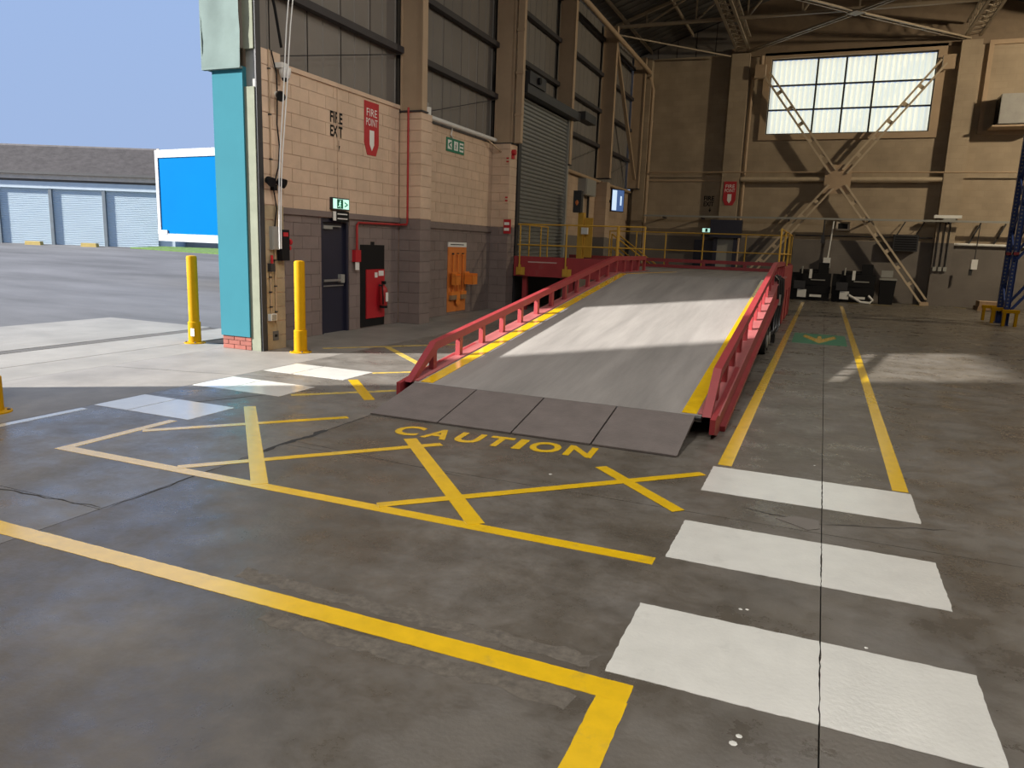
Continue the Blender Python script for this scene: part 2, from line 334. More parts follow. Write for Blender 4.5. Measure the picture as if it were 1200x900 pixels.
tag(strip(MB(), (-5.19, 7.5), (-4.37, 6.62), .12, .0006).build('cross_stroke', yel), 'short bright yellow bar crossing a worn line beside the ramp toe', 'floor marking')
tag(strip(MB(), (-5.22, 6.38), (-4.25, 7.36), .085).build('worn_line', yel_old), 'worn yellow diagonal line under the short bright bar', 'floor marking')
tag(strip(MB(), (-5.25, 8.02), (-4.5, 8.75), .085).build('worn_line', yel_old), 'worn yellow diagonal line leading from the zebra bar to the ramp side', 'floor marking')
tag(strip(MB(), (-6.4, 10.2), (-4.9, 8.8), .10).build('worn_line', yel_old), 'worn yellow diagonal line behind the ramp foot rail', 'floor marking')
tag(strip(MB(), (-7.1, 9.45), (-5.6, 11.2), .08).build('worn_line', yel_old), 'worn yellow diagonal line near the fire exit door', 'floor marking')
tag(strip(MB(), (-6.46, 1.0), (-6.44, 4.85), .085).build('threshold_line', wht_line), 'pale line along the doorway threshold by the zebra bar', 'floor marking')
for i, (x0, x1, y) in enumerate(((1.0, 2.4, 30.6), (3.2, 3.6, 31.6), (4.65, 4.95, 31.7))):
    tag(strip(MB(), (x0, y + .3), (x1, y - .2), .09).build('worn_line', yel_old), ('long worn yellow line before the black machine', 'short worn yellow line at the foot of the steel brace', 'short worn yellow line near the pallet')[i], 'floor marking')
am = thing('direction_arrow', 'yellow arrow on a green panel painted in the walkway', 'floor marking', (.06, 16.5, 0))
B('green_panel', grn, -.44, .58, 15.6, 17.6, 0, .002, am)
MB().prism([(.07, 15.75, .002), (.40, 16.9, .002), (.36, 17.35, .002), (.12, 16.6, .002), (.10, 17.2, .002), (.04, 17.2, .002), (.02, 16.6, .002), (-.22, 17.35, .002), (-.26, 16.9, .002)], (0, 0, .002)).build('arrow', yel, am)
ct = thing('caution_lettering', 'yellow stencilled word CAUTION painted before the ramp toe', 'floor lettering', (-2.5, 5.7, 0))
b0, b1 = Vector((-3.44, 5.52, .0)), Vector((-1.60, 5.66, .0)); xd = (b1 - b0).normalized(); Lt = (b1 - b0).length
ws = [1.0, 1.0, .95, .9, .32, 1.1, 1.0]; gp = .2; tot = sum(ws) + gp * 6; p = 0
for ch, w in zip('CAUTION', ws):
    letters('letter', ch, b0 + xd * (p / tot * Lt), xd, (-xd.y, xd.x, 0), w / tot * Lt, .33, yel, ct, bold=.035, thick=.003); p += w + gp

# ================================================================== left wall (blockwork with piers)
BH, BL, GP = .215, .45, .008
def block_panel(axis, plane, a0, a1, z0, z1, parent, holes=(), depth=.01, sgn=1, limit=10**6):
    """courses of blocks on a wall plane. axis 'x': plane is X=plane (blocks run in Y); axis 'y': plane is Y=plane (blocks run in X)"""
    r = 0; z = z0
    while z < z1 - .03:
        zt = min(z + BH, z1); off = (BL / 2 if r % 2 else 0); m = greyb if z < 2.05 else tan
        cuts = [a0]; c = a0 + BL - off
        while c < a1 - .06: cuts.append(c); c += BL
        cuts.append(a1)
        for u, w in zip(cuts, cuts[1:]):
            segs = [(u, w)]
            for h0, h1, hz0, hz1 in holes:
                if z < hz1 - .02 and zt > hz0 + .02:
                    ns = []
                    for p, q in segs:
                        if q <= h0 or p >= h1: ns.append((p, q))
                        else:
                            if p < h0: ns.append((p, h0))
                            if q > h1: ns.append((h1, q))
                    segs = ns
            for p, q in segs:
                if q - p < .05: continue
                e = random.choice((0, 0, .002, .003)); g = GP / 2
                if axis == 'x': block('block', m, plane - .02, plane + e, p + g, q - g, z + g, zt - g, parent)
                elif sgn < 0: block('block', m, p + g, q - g, plane - e, plane + .02, z + g, zt - g, parent)
        z = zt; r += 1
# section A, beside the doorway
WT = 4.30
wa_ = MB(); 
for y0, y1, z0, z1 in ((8.75, 10.84, 0, WT), (10.84, 11.66, 2.05, WT), (11.66, 13.42, 0, WT)): wa_.box(-8.3, -8.158, y0, y1, z0, z1)
wA = struct(wa_.build('wall_left', tan_mortar), 'cream and grey painted block wall with the fire exit door')
block_panel('x', -8.15, 9.2, 13.4, 0, WT, wA, holes=[(10.84, 11.66, 0, 2.06)])
B('mortar_bed', grey_mortar, -8.17, -8.1565, 9.2, 10.84, 0, 2.06, wA); B('mortar_bed', grey_mortar, -8.17, -8.1565, 11.66, 13.4, 0, 2.06, wA); B('ledge', greyb, -8.15, -8.11, 9.2, 13.4, 2.06, 2.16, wA); B('coping', tan, -8.17, -8.12, 9.2, 13.4, WT - .02, WT + .05, wA)
# pier at the doorway
pj = B('pier', tan_mortar, -8.15, -7.608, 8.77, 9.192, 0, WT, wA)
z = 0; r = 0
while z < WT - .05:
    zt = min(z + BH, WT); pale = mat('pier_block', (.34, .27, .17), .8, var=.18, scale=3, bump=.3, rnd=.06) if z < 2.05 else tan
    for p, q in (((8.77, 9.0), (9.0, 9.2)) if r % 2 else ((8.77, 9.2),)):
        block('block', pale, -7.63, -7.60, p + .005, q - .004, z + .006, zt - .006, pj)
    block('block', pale, -8.1, -7.61, 9.18, 9.2, z + .006, zt - .006, pj); z = zt; r += 1
def pier(y0, y1, name='pier'):
    p_ = B('pier', tan_mortar, -8.15, -7.66, y0 + .01, y1 - .01, 0, 4.22, wA); z = 0; r = 0
    B('mortar_bed', grey_mortar, -8.15, -7.657, y0 + .008, y1 - .01, 0, 2.05, p_)
    while z < 4.19:
        zt = min(z + BH, 4.22); m = greyb if z < 2.05 else tan; g = .005
        for a, b in (((-8.15, -7.9), (-7.9, -7.65)) if r % 2 else ((-8.15, -7.65),)): block('block', m, a + g, b - (0 if b == -7.65 else g), y0, y0 + .03, z + g, zt - g, p_)
        block('block', m, -7.68, -7.65, y0 + .03, y1, z + g, zt - g, p_); z = zt; r += 1
    return p_
pier(13.42, 13.86); pier(17.96, 18.42)
# section B
wB = struct(B('wall_left', tan_mortar, -8.3, -8.158, 13.4, 18.4, 0, 4.22), 'cream and grey painted block wall with the orange tool board')
block_panel('x', -8.15, 13.86, 17.96, 0, 4.22, wB)
B('mortar_bed', grey_mortar, -8.17, -8.1565, 13.86, 17.96, 0, 2.06, wB); B('ledge', greyb, -8.15, -8.11, 13.86, 17.96, 2.0, 2.09, wB)
# section C, beyond the shutter
wC = struct(B('wall_left', sidebrick, -8.3, -8.15, 22.6, 32.6, 0, 4.2), 'cream and grey wall behind the loading dock')
B('pier', sidebrick, -8.15, -7.7, 27.3, 27.75, 0, 4.1, wC); B('pier', sidebrick, -8.15, -7.75, 22.62, 22.95, 0, 4.2, wC)
# wall before the doorway and header above it
wD = struct(B('wall_left', plainwall, -8.6, -8.15, -13, 4.6, 0, 9.6), 'tan wall on the near side of the doorway')
struct(B('wall_left', clad, -8.3, -8.2, 4.6, 8.75, 6.9, 9.6), 'cladding over the doorway')
# upper cladding
wU = struct(B('wall_left', girtm, -8.34, -8.28, 8.75, 32.6, 4.1, 9.6), 'dark profiled cladding above the block wall')
def clad_panel(y0, y1, z0, z1, first={}):
    k = round(y1 - y0, 3), round(z1 - z0, 3)
    base = (-8.24, (y0 + y1) / 2, z0)
    if k in first: return put('cladding_panel', first[k], base, wU)
    m = MB(); n = 2; W = y1 - y0; pts = []
    for i in range(n):
        a = y0 + W * i / n; s = W / n
        pts += [(-8.24, a + .01), (-8.24, a + s * .88), (-8.228, a + s * .90), (-8.228, a + s * .96), (-8.24, a + s * .98)]
    b = len(m.v)
    for x, y in pts: m.v += [(x, y, z0), (x, y, z1)]
    m.f += [(2 * i, 2 * i + 2, 2 * i + 3, 2 * i + 1) for i in range(len(pts) - 1)]
    o = m.build('cladding_panel', clad, wU, base=base); first[k] = o.data; return o
COLY = [13.42, 18.02, 22.65, 27.35, 31.95]
bays = [(8.8, 13.42), (13.62, 18.02), (18.22, 22.65), (22.85, 27.35), (27.55, 31.95)]
for y0, y1 in bays:
    n = 5
    for k in range(n):
        a = y0 + (y1 - y0) * k / n; clad_panel(a + .006, a + (y1 - y0) / n - .006, 4.2, 9.6)
    for z in (5.38, 6.6, 7.85, 9.05): B('girt', girtm, -8.2, -8.06, y0, y1, z - .06, z + .06, wU)
    MB().tube((-8.1, y0 + .2, 4.25), (-8.08, y1 - .05, 5.3), .008, 6).build('tie_rod', dark, wU)
# columns
for i, y in enumerate(COLY):
    c = thing('steel_column', ['tan steel column above the red riser pipe', 'tan steel column beside the roller shutter with a cable duct', 'tan steel column behind the shutter hood',
               'tan steel column between the dark cladding bays behind the dock', 'tan steel column in the corner by the back wall'][i], 'column', (-7.9, y, 4.2), 'columns along the cladding wall')
    zb = 4.22 if i != 2 else 4.2
    MB().box(-8.12, -7.67, y + .03, y + .17, zb, 9.5).build('web', steel_tan, c)
    B('flange', steel_tan, -7.67, -7.64, y, y + .2, zb, 9.5, c); B('flange', steel_tan, -8.14, -8.12, y, y + .2, zb, 9.5, c)
    B('base_plate', girtm, -8.14, -7.62, y - .03, y + .23, zb - .0, zb + .03, c)
    if i < 4: B('bracket', steel_tan, -7.65, -7.59, y + .02, y + .18, 9.0, 9.15, c)
d = thing('cable_duct', 'tan vertical cable duct clamped beside the roller shutter', 'duct', (-7.5, 18.1, 4.2))
B('duct', steel_tan, -7.58, -7.42, 18.05, 18.2, 4.25, 9.0, d)
for z in (4.9, 5.9, 6.9, 7.9): B('clamp', steel_tan, -7.6, -7.4, 18.03, 18.06, z, z + .06, d)
tag(MB().tube((-7.5, 13, 9.2), (-7.5, 32.2, 8.95), .085, 12).build('eaves_pipe', steel_tan, None, True), 'long tan eaves pipe under the roof edge along the columns', 'pipe')
dp = thing('downpipe', 'tan downpipe in the corner of the back wall', 'pipe', (-7.5, 32.4, 0))
MB().path([(-7.5, 32.22, 8.8), (-7.48, 32.3, 8.7), (-7.38, 32.42, 8.3), (-7.38, 32.42, 0)], .07).build('pipe', steel_tan, dp, True)
for z in (2, 4.5, 7): MB().tube((-7.38, 32.42, z), (-7.38, 32.42, z + .06), .085).build('clip', steel_tan, dp)
tag(MB().bar((-7.75, 27.6, 9.0), (-7.75, 31.6, 4.6), .12, .12).build('wall_brace', steel_tan), 'tan diagonal brace between the rear columns', 'brace')

# ---- jamb of the big doorway
jb = estruct('trim_1', (-8, 8.7, 0), 'jamb of the open doorway clad in teal and silver sheet')
B('teal_sheet', teal, -8.33, -7.79, 8.62, 8.77, .2, 4.02, jb)
bb = B('brick_base', brickmort, -8.32, -7.79, 8.655, 8.77, 0, .2, jb)
for r in range(3):
    x = -8.33 - (.11 if r % 2 else 0)
    while x < -7.79:
        a, b = max(x, -8.33), min(x + .215, -7.785)
        if b - a > .04: block('brick', brickred, a + .004, b - .004, 8.64, 8.67, r * .067 + .004, r * .067 + .063, bb)
        x += .22
B('pale_edge', palegreen, -7.79, -7.615, 8.65, 8.77, 0, 3.75, jb); B('pale_edge', palegreen, -7.79, -7.615, 8.65, 8.77, 4.25, 6.9, jb)
B('guide_channel', dark, -7.61, -7.585, 8.665, 8.77, 0, 6.9, jb)
B('pale_edge_backing', greyp, -7.79, -7.615, 8.70, 8.77, 3.75, 4.25, jb)
sv = MB()
nx, nz = 10, 24
for i in range(nx + 1):
    for j in range(nz + 1):
        x = -8.47 + (.69) * i / nx; z = 4.0 + 2.9 * j / nz
        sv.v.append((x, 8.585 - .018 * math.sin(x * 9 + z * 3) * math.sin(z * 4.1 + 1) - .01 * random.random(), z))
for i in range(nx):
    for j in range(nz):
        a = i * (nz + 1) + j; sv.f.append((a, a + nz + 1, a + nz + 2, a + 1))
sv.build('silver_sheet', silver, jb, True)
B('silver_return', silver, -8.48, -8.46, 8.57, 8.85, 4.0, 6.9, jb); B('silver_lip', silver, -8.47, -7.78, 8.56, 8.62, 3.985, 4.01, jb)
B('outer_sheet', teal, -8.34, -8.30, 8.62, 32.6, .2, 9.6, jb)
# near-side jamb
j2 = estruct('trim_2', (-8.3, 4.5, 0), 'jamb on the near side of the doorway'); B('teal_sheet', teal, -8.63, -8.1, 4.58, 4.63, .2, 6.9, j2)

# ---- fire exit door
d1 = estruct('door_1', (-8.2, 11.25, 0), 'dark navy steel fire exit door with push bar')
B('leaf', navy, -8.275, -8.225, 10.9, 11.6, 0, 1.98, d1)
fr = MB().box(-8.29, -8.16, 10.84, 10.9, 0, 2.05).box(-8.29, -8.16, 11.6, 11.66, 0, 2.05).box(-8.29, -8.16, 10.9, 11.6, 1.98, 2.05); fr.build('frame', navy, d1)
pb = B('push_bar', chrome, -8.19, -8.16, 10.93, 11.42, .93, .97, d1); B('latch_box', greyp, -8.225, -8.15, 11.42, 11.53, .9, 1.05, d1); B('kick_strip', chrome, -8.225, -8.20, 10.92, 11.56, .84, .86, d1)
B('door_closer', greyp, -8.225, -8.17, 10.95, 11.2, 1.86, 1.92, d1); B('closer_arm', greyp, -8.20, -8.17, 11.2, 11.45, 1.9, 1.92, d1)

# ---- signs on the left wall
def exit_man(parent, x, y0, z0, s, m):         # running figure made of small bars in the plane X=x
    MB().tube((x, y0 + .55 * s, z0 + .82 * s), (x + .002, y0 + .55 * s, z0 + .82 * s), .09 * s, 12).build('pictogram_head', m, parent)
    b = MB()
    for p, q, w in (((.5, .7), (.42, .4), .14), ((.42, .42), (.62, .3), .09), ((.62, .3), (.55, .08), .08), ((.42, .42), (.3, .2), .09), ((.3, .2), (.1, .18), .08), ((.5, .66), (.7, .5), .07), ((.48, .66), (.28, .55), .07)):
        b.bar((x + .001, y0 + p[0] * s, z0 + p[1] * s), (x + .001, y0 + q[0] * s, z0 + q[1] * s), .002, w * s, up=(0, q[1] - p[1], -(q[0] - p[0])))
    b.build('pictogram_body', m, parent)
es = thing('exit_sign', 'lit green and white running man exit sign above the navy door', 'sign', (-8.1, 11.35, 2.2))
B('housing', dark, -8.15, -8.09, 11.09, 11.6, 2.2, 2.41, es); B('lit_panel', exit_lit, -8.09, -8.085, 11.11, 11.58, 2.22, 2.39, es)
B('green_field', signgrn, -8.085, -8.083, 11.22, 11.4, 2.225, 2.385, es); exit_man(es, -8.082, 11.23, 2.23, .15, exit_lit); letters('arrow', '>', (-8.083, 11.44, 2.25), (0, 1, 0), (0, 0, 1), .1, .1, signgrn, es)
ns = thing('notice_sign', 'small black notice with white lines under the lit exit sign', 'sign', (-8.1, 11.35, 2.02))
B('plate', black, -8.11, -8.10, 11.12, 11.6, 2.0, 2.18, ns); B('border', signwht, -8.10, -8.098, 11.12, 11.21, 2.01, 2.17, ns); B('text_line', signwht, -8.10, -8.098, 11.25, 11.55, 2.12, 2.14, ns); B('text_line', signwht, -8.10, -8.098, 11.25, 11.55, 2.04, 2.06, ns)
def fire_point(x, y, z0, w, h, axis, lab):
    t = thing('fire_point_sign', lab, 'sign', (x, y, z0)); u = Vector((0, 1, 0)) if axis == 'x' else Vector((1, 0, 0)); nn = Vector((1, 0, 0)) if axis == 'x' else Vector((0, -1, 0)); o = Vector((x, y, z0))
    P = lambda a, b, d=0: tuple(o + u * (a * w) + Vector((0, 0, b * h)) + nn * d)
    MB().prism([P(-.5, .22), P(-.3, 0), P(.3, 0), P(.5, .22), P(.5, 1), P(-.5, 1)], nn * .012).build('plate', signred, t)
    letters('lettering', 'FIRE', P(-.36, .73, .013), u, (0, 0, 1), .72 * w, .14 * h, signwht, t, .0); letters('lettering', 'POINT', P(-.40, .55, .013), u, (0, 0, 1), .8 * w, .14 * h, signwht, t, .0)
    MB().prism([P(-.16, .47, .012), P(.16, .47, .012), P(.16, .2, .012), P(.0, .08, .012), P(-.16, .2, .012)], nn * .003).build('arrow', signwht, t)
fire_point(-8.148, 12.4, 3.27, .48, .96, 'x', 'red FIRE POINT sign with white arrow on the cream wall above the extinguisher')
def stencil(axis, x, y, z, w, lab):
    t = thing('stencilled_lettering', lab, 'lettering', (x, y, z)); u = Vector((0, 1, 0)) if axis == 'x' else Vector((1, 0, 0)); nn = Vector((.004, 0, 0)) if axis == 'x' else Vector((0, -.004, 0)); o = Vector((x, y, z)) + nn
    letters('lettering', 'FIRE', o + Vector((0, 0, .42)), u, (0, 0, 1), w, .19, black, t, .03); letters('lettering', 'EXIT', o + Vector((0, 0, .19)), u, (0, 0, 1), w, .19, black, t, .03)
    MB().prism([tuple(o + u * (w * a) + Vector((0, 0, b))) for a, b in ((.62, .14), (.70, .14), (.70, .05), (.8, .05), (.66, -.06), (.52, .05), (.62, .05))], nn * .3).build('arrow', black, t)
stencil('x', -8.15, 11.12, 3.26, .36, 'black stencilled FIRE EXIT and arrow on the cream block wall')
gs = thing('escape_route_sign', 'green escape route sign with arrow on the cream wall by the white conduit', 'sign', (-8.1, 15.85, 3.75))
B('plate', signgrn, -8.15, -8.13, 15.42, 16.3, 3.74, 4.04, gs)
for y in (15.47, 15.78, 16.06): B('pictogram_field', signwht, -8.13, -8.128, y, y + .2, 3.79, 3.99, gs)
letters('arrow', '<', (-8.127, 15.5, 3.8), (0, 1, 0), (0, 0, 1), .14, .17, signgrn, gs); exit_man(gs, -8.127, 15.79, 3.8, .17, signgrn); B('text_line', signgrn, -8.128, -8.126, 16.08, 16.24, 3.91, 3.95, gs); B('text_line', signgrn, -8.128, -8.126, 16.08, 16.24, 3.83, 3.87, gs)
wcd = thing('wall_conduit', 'white conduit with junction box along the top of the cream wall', 'conduit', (-8.0, 16, 4.2))
MB().tube((-8.05, 14.2, 4.3), (-8.05, 17.9, 4.3), .05).build('conduit', whitep, wcd, True); B('junction_box', whitep, -8.14, -7.95, 13.95, 14.35, 4.22, 4.47, wcd); B('lamp_head', greyp, -8.0, -7.92, 14.1, 14.2, 4.47, 4.53, wcd); MB().bar((-8.08, 17.4, 4.28), (-7.9, 17.95, 4.02), .03, .03).build('stay', steel_tan, wcd)
MB().path([(-8.1, 15.62, 4.25), (-8.12, 15.6, 4.1), (-8.12, 15.7, 4.04)], .015).build('sign_cable', whitep, wcd)
wl = thing('thin_conduit', 'thin cream conduit running down to the lit exit sign', 'conduit', (-8.1, 11.5, 2.4)); MB().tube((-8.138, 11.33, 2.41), (-8.138, 11.33, 4.3), .010).build('conduit', tan, wl); 
for z in (2.9, 3.7): B('clip', tan, -8.15, -8.12, 11.31, 11.35, z, z + .03, wl)
# red riser
rr = thing('red_riser_pipe', 'red fire main running down the pier and along the wall to a call point', 'pipe', (-7.9, 13.3, 1.2))
MB().path([(-7.92, 13.37, 4.3), (-7.92, 13.37, 2.08), (-7.93, 13.36, 2.03), (-8.08, 13.36, 2.02), (-8.1, 13.3, 2.02), (-8.1, 11.9, 2.0), (-8.1, 11.85, 1.95), (-8.1, 11.85, 1.35)], .022).build('pipe', redp, rr, True)
B('call_point', signred, -8.15, -8.07, 11.76, 11.94, 1.28, 1.5, rr); B('paper_tag', signwht, -8.09, -8.085, 11.78, 11.9, 1.13, 1.28, rr)
# extinguisher point
bbk = tag(MB().box(-8.149, -8.14, 12.02, 12.86, .02, 1.6).box(-8.149, -8.14, 12.38, 12.5, 1.6, 1.66).build('black_backboard', black), 'matt black painted panel behind the red extinguisher board', 'panel')
eb = thing('extinguisher_board', 'red board carrying the fire extinguisher by the navy door', 'board', (-8.13, 12.52, .17)); B('board', signred, -8.14, -8.12, 12.2, 12.84, .18, 1.13, eb); B('label_plate', signwht, -8.12, -8.117, 12.48, 12.58, .97, 1.07, eb); B('label_plate', signwht, -8.12, -8.117, 12.62, 12.8, 1.0, 1.1, eb); B('hook', dark, -8.12, -8.03, 12.62, 12.66, .8, .83, eb)
ex = thing('fire_extinguisher', 'red fire extinguisher hanging on the red board', 'extinguisher', (-8.03, 12.66, .38))
MB().lathe((-8.03, 12.66, .38), [(.06, 0), (.075, .02), (.078, .34), (.06, .40), (.025, .43), (.025, .46)], 16).build('cylinder', redp, ex, True); MB().lathe((-8.03, 12.66, .37), [(.08, 0), (.08, .05)], 16).build('base_ring', black, ex)
B('valve', black, -8.06, -7.99, 12.63, 12.69, .84, .9, ex); MB().path([(-8.03, 12.62, .86), (-7.99, 12.55, .8), (-7.97, 12.55, .6), (-7.98, 12.57, .45)], .014).build('hose', black, ex); B('label', signwht, -7.954, -7.951, 12.62, 12.71, .5, .68, ex)
# orange tool board
ob = thing('tool_board', 'orange shadow board with white header on the grey wall', 'board', (-8.13, 16.1, .05)); B('board', orange, -8.15, -8.13, 15.6, 16.55, .07, 1.6, ob); B('header', signwht, -8.15, -8.128, 15.6, 16.55, 1.6, 1.71, ob); B('text_line', black, -8.128, -8.126, 15.7, 16.4, 1.645, 1.665, ob)
for y in (15.8, 16.05, 16.32): B('hook', dark, -8.13, -8.08, y - .015, y + .015, 1.42, 1.46, ob)
def tool(y, kind, lab):
    t = thing(kind, lab, 'tool', (-8.1, y, .3), 'cleaning tools on the orange board')
    MB().tube((-8.09, y, .55), (-8.09, y, 1.42), .016).build('handle', orange_d, t, True)
    if kind == 'shovel': MB().prism([(-8.09, y - .11, .55), (-8.09, y + .11, .55), (-8.08, y + .1, .25), (-8.08, y, .2), (-8.08, y - .1, .25)], (.012, 0, 0)).build('blade', orange_d, t)
    else:
        B('head', orange_d, -8.12, -8.05, y - .13, y + .13, .47, .55, t); B('bristles', wood, -8.12, -8.05, y - .13, y + .13, .36, .47, t)
    if kind != 'broom': MB().tube((-8.09, y - .06, 1.42), (-8.09, y + .06, 1.42), .016).build('grip', orange_d, t)
tool(15.8, 'broom', 'orange broom at the doorway end of the tool board'); tool(16.05, 'shovel', 'orange shovel in the middle of the tool board'); tool(16.32, 'floor_brush', 'orange brush at the shutter end of the tool board')
for y, z0, d0, lab in ((15.78, .72, .1, 'dark orange dustpan bin on the tool board'), (16.45, .72, .22, 'bright orange bin sticking out of the tool board')):
    t = thing('tool_bin', lab, 'bin', (-8.05, y, z0)); x1 = -8.045 + d0
    MB().box(-8.05, -8.045, y - .13, y + .13, z0, z0 + .3).box(x1 - .005, x1, y - .13, y + .13, z0, z0 + .22).box(-8.045, x1, y - .13, y - .125, z0, z0 + .26).box(-8.045, x1, y + .125, y + .13, z0, z0 + .26).box(-8.045, x1, y - .13, y + .13, z0 - .005, z0).build('shell', orange_d, t); B('rim', orange, -8.05, x1 + .01, y - .14, y + .14, z0 + .2, z0 + .215, t)
# notices on the shutter pier
sp_ = thing('call_bell', 'red alarm bell on the pier beside the roller shutter', 'bell', (-7.62, 18.0, 4)); MB().tube((-7.65, 18.1, 4.02), (-7.56, 18.1, 4.02), .07, 14).build('gong', signred, sp_, True); B('box', signred, -7.65, -7.6, 18.04, 18.16, 3.86, 3.95, sp_)
for z, h, lab in ((3.72, .2, 'small red lettered notice under the alarm bell'), (2.75, .2, 'small red lettered notice halfway up the shutter pier'), (1.98, .36, 'solid red notice low on the shutter pier')):
    t = thing('red_notice', lab, 'sign', (-7.7, 17.95, z)); B('plate', tan if h < .3 else signred, -7.76, -7.56 if h > .3 else -7.66, 17.94, 17.96, z, z + h, t)
    for k in range(2): B('text_line', signred if h < .3 else signwht, -7.74, -7.6 if h > .3 else -7.67, 17.935, 17.94, z + h * (.2 + .4 * k), z + h * (.4 + .4 * k), t)

# ---- things on the doorway pier
X0 = -7.6
cc = thing('dome_camera', 'white CCTV dome camera on the doorway pier top', 'camera', (-7.5, 9.15, 4)); B('bracket', whitep, -7.6, -7.45, 9.05, 9.2, 4.08, 4.15, cc); MB().lathe((-7.48, 9.15, 3.93), [(.03, 0), (.07, .04), (.085, .1), (.085, .16)], 16).build('housing', whitep, cc, True); MB().lathe((-7.48, 9.15, 3.9), [(.01, 0), (.045, .02), (.05, .05)], 12).build('dome', black, cc, True)
cc = thing('bullet_camera', 'white and black CCTV camera below the dome camera', 'camera', (-7.5, 9.1, 3.7)); MB().tube((-7.6, 9.1, 3.72), (-7.5, 9.06, 3.7), .05, 12).build('mount', whitep, cc, True); MB().tube((-7.5, 9.06, 3.7), (-7.42, 8.98, 3.66), .065, 14).build('lens', black, cc, True)
fl_ = thing('twin_spotlight', 'black twin spotlight on the doorway pier', 'spotlight', (-7.55, 8.95, 2.4)); B('mount', black, -7.6, -7.53, 8.92, 8.99, 2.36, 2.44, fl_)
for y, s in ((8.84, -1), (9.06, 1)): MB().tube((-7.57, y, 2.5), (-7.47, y + s * .03, 2.46), .055, 14, .07).build('lamp_head', black, fl_, True)
cb = thing('shutter_control', 'black shutter control box with red button on the doorway pier', 'control box', (-7.55, 9.12, 1.3)); B('box', black, -7.6, -7.5, 9.03, 9.2, 1.34, 1.8, cb); B('label', signred, -7.5, -7.495, 9.06, 9.17, 1.7, 1.76, cb); MB().tube((-7.53, 9.2, 1.62), (-7.53, 9.25, 1.62), .05, 12).build('red_button', signred, cb); B('red_key_tag', signred, -7.55, -7.5, 9.21, 9.24, 1.5, 1.56, cb)
jb_ = thing('junction_box', 'grey junction box beside the shutter control', 'electrical box', (-7.57, 8.9, 1.5)); B('box', greyp, -7.6, -7.54, 8.87, 9.02, 1.5, 1.84, jb_); B('lid', greyp, -7.54, -7.53, 8.88, 9.01, 1.51, 1.83, jb_)
ps = thing('pull_switch', 'small switch with red knob low on the doorway pier', 'switch', (-7.58, 8.86, 1.2)); B('box', dark, -7.6, -7.54, 8.82, 8.92, 1.18, 1.3, ps); MB().tube((-7.56, 8.87, 1.3), (-7.56, 8.87, 1.42), .02).build('knob', signred, ps)
so_ = thing('socket_outlet', 'white socket box low on the doorway pier', 'electrical box', (-7.58, 8.8, .45)); B('box', whitep, -7.6, -7.54, 8.8, 8.93, .45, .55, so_); B('cover', greyp, -7.54, -7.53, 8.82, 8.91, .46, .54, so_)
vp_ = thing('vent_plate', 'small rusty plate near the foot of the doorway pier', 'plate', (-7.6, 8.95, .15)); B('plate', gutterm, -7.6, -7.59, 8.9, 9.02, .14, .28, vp_); B('slot', black, -7.59, -7.588, 8.93, 8.99, .19, .23, vp_)
for (y, z0, z1, lab) in ((8.93, 2.52, 4.3, 'thin conduit from the twin spotlight to the pier top'), (8.86, .55, 1.18, 'thin conduit from the socket to the pull switch'), (8.97, .4, 1.5, 'thin pale conduit below the junction box')):
    t = thing('thin_conduit', lab, 'conduit', (-7.58, y, z0)); MB().tube((-7.585, y, z0), (-7.585, y, z1), .012).build('conduit', steel_tan, t)
    for k in range(3): B('clip', dark, -7.6, -7.57, y - .02, y + .02, z0 + (z1 - z0) * (.15 + .35 * k), z0 + (z1 - z0) * (.15 + .35 * k) + .02, t)
cbl = thing('loose_cable', 'black cable drooping down the doorway pier', 'cable', (-7.57, 9, 1.8)); MB().path([(-7.58, 8.98, 4.3), (-7.56, 9.06, 4.0), (-7.57, 9.08, 3.7), (-7.57, 9.06, 3.3), (-7.56, 9.09, 3.0), (-7.57, 9.07, 2.7), (-7.57, 8.95, 2.4), (-7.56, 9.0, 2.1), (-7.57, 8.96, 1.84)], .01, 6).build('cable', black, cbl)
MB().path([(-7.6, 8.8, 6.5), (-7.58, 8.9, 5.4), (-7.6, 9.1, 4.9), (-7.62, 9.25, 4.4)], .02, 6).build('upper_cable', black, cbl)
for dy, lab in ((0, 'white hand chain hanging by the doorway, strand by the jamb'), (.11, 'white hand chain hanging by the doorway, strand by the wall')):
    pts = [(-7.37 + .01 * math.sin(i), 9.36 + dy - .55 * (1 - (1 - i / 14) ** 1.6) - dy * (i / 14) * .7, 6.4 - (6.4 - 1.52) * i / 14) for i in range(15)]
    tag(MB().path(pts, .009, 6).build('hand_chain', whitep, None, True), lab, 'chain')
# ---- bollards
def bollard(loc, lab, up=1.36):
    t = thing('bollard', lab, 'bollard', loc, 'yellow bollards at the doorway'); x, y, z = loc
    MB().lathe((x, y, z), [(.078, .3), (.078, up - .03), (.07, up - .008), (.04, up)], 28).build('post', bol, t, True)
    MB().lathe((x, y, z), [(.095, 0), (.095, .33), (.085, .34)], 28).build('sleeve', bol, t, True)
    MB().lathe((x, y, z), [(.16, 0), (.16, .012), (.1, .02)], 28).build('base_plate', bol, t, True)
    for a in range(4): MB().lathe((x + .13 * math.cos(a * 1.57 + .8), y + .13 * math.sin(a * 1.57 + .8), z + .012), [(.014, 0), (.014, .018)], 8).build('bolt', gutterm, t)
    return t
bollard((-7.11, 8.93, 0), 'yellow steel bollard inside the doorway beside the block pier')
bo = bollard((-9.02, 8.76, 0), 'yellow steel bollard outside the doorway beside the teal jamb'); B('sticker', signwht, -9.0, -8.93, 8.66, 8.665, .12, .24, bo)
bollard((-6.98, 4.33, 0), 'yellow steel bollard inside the doorway at the near end of the threshold line')

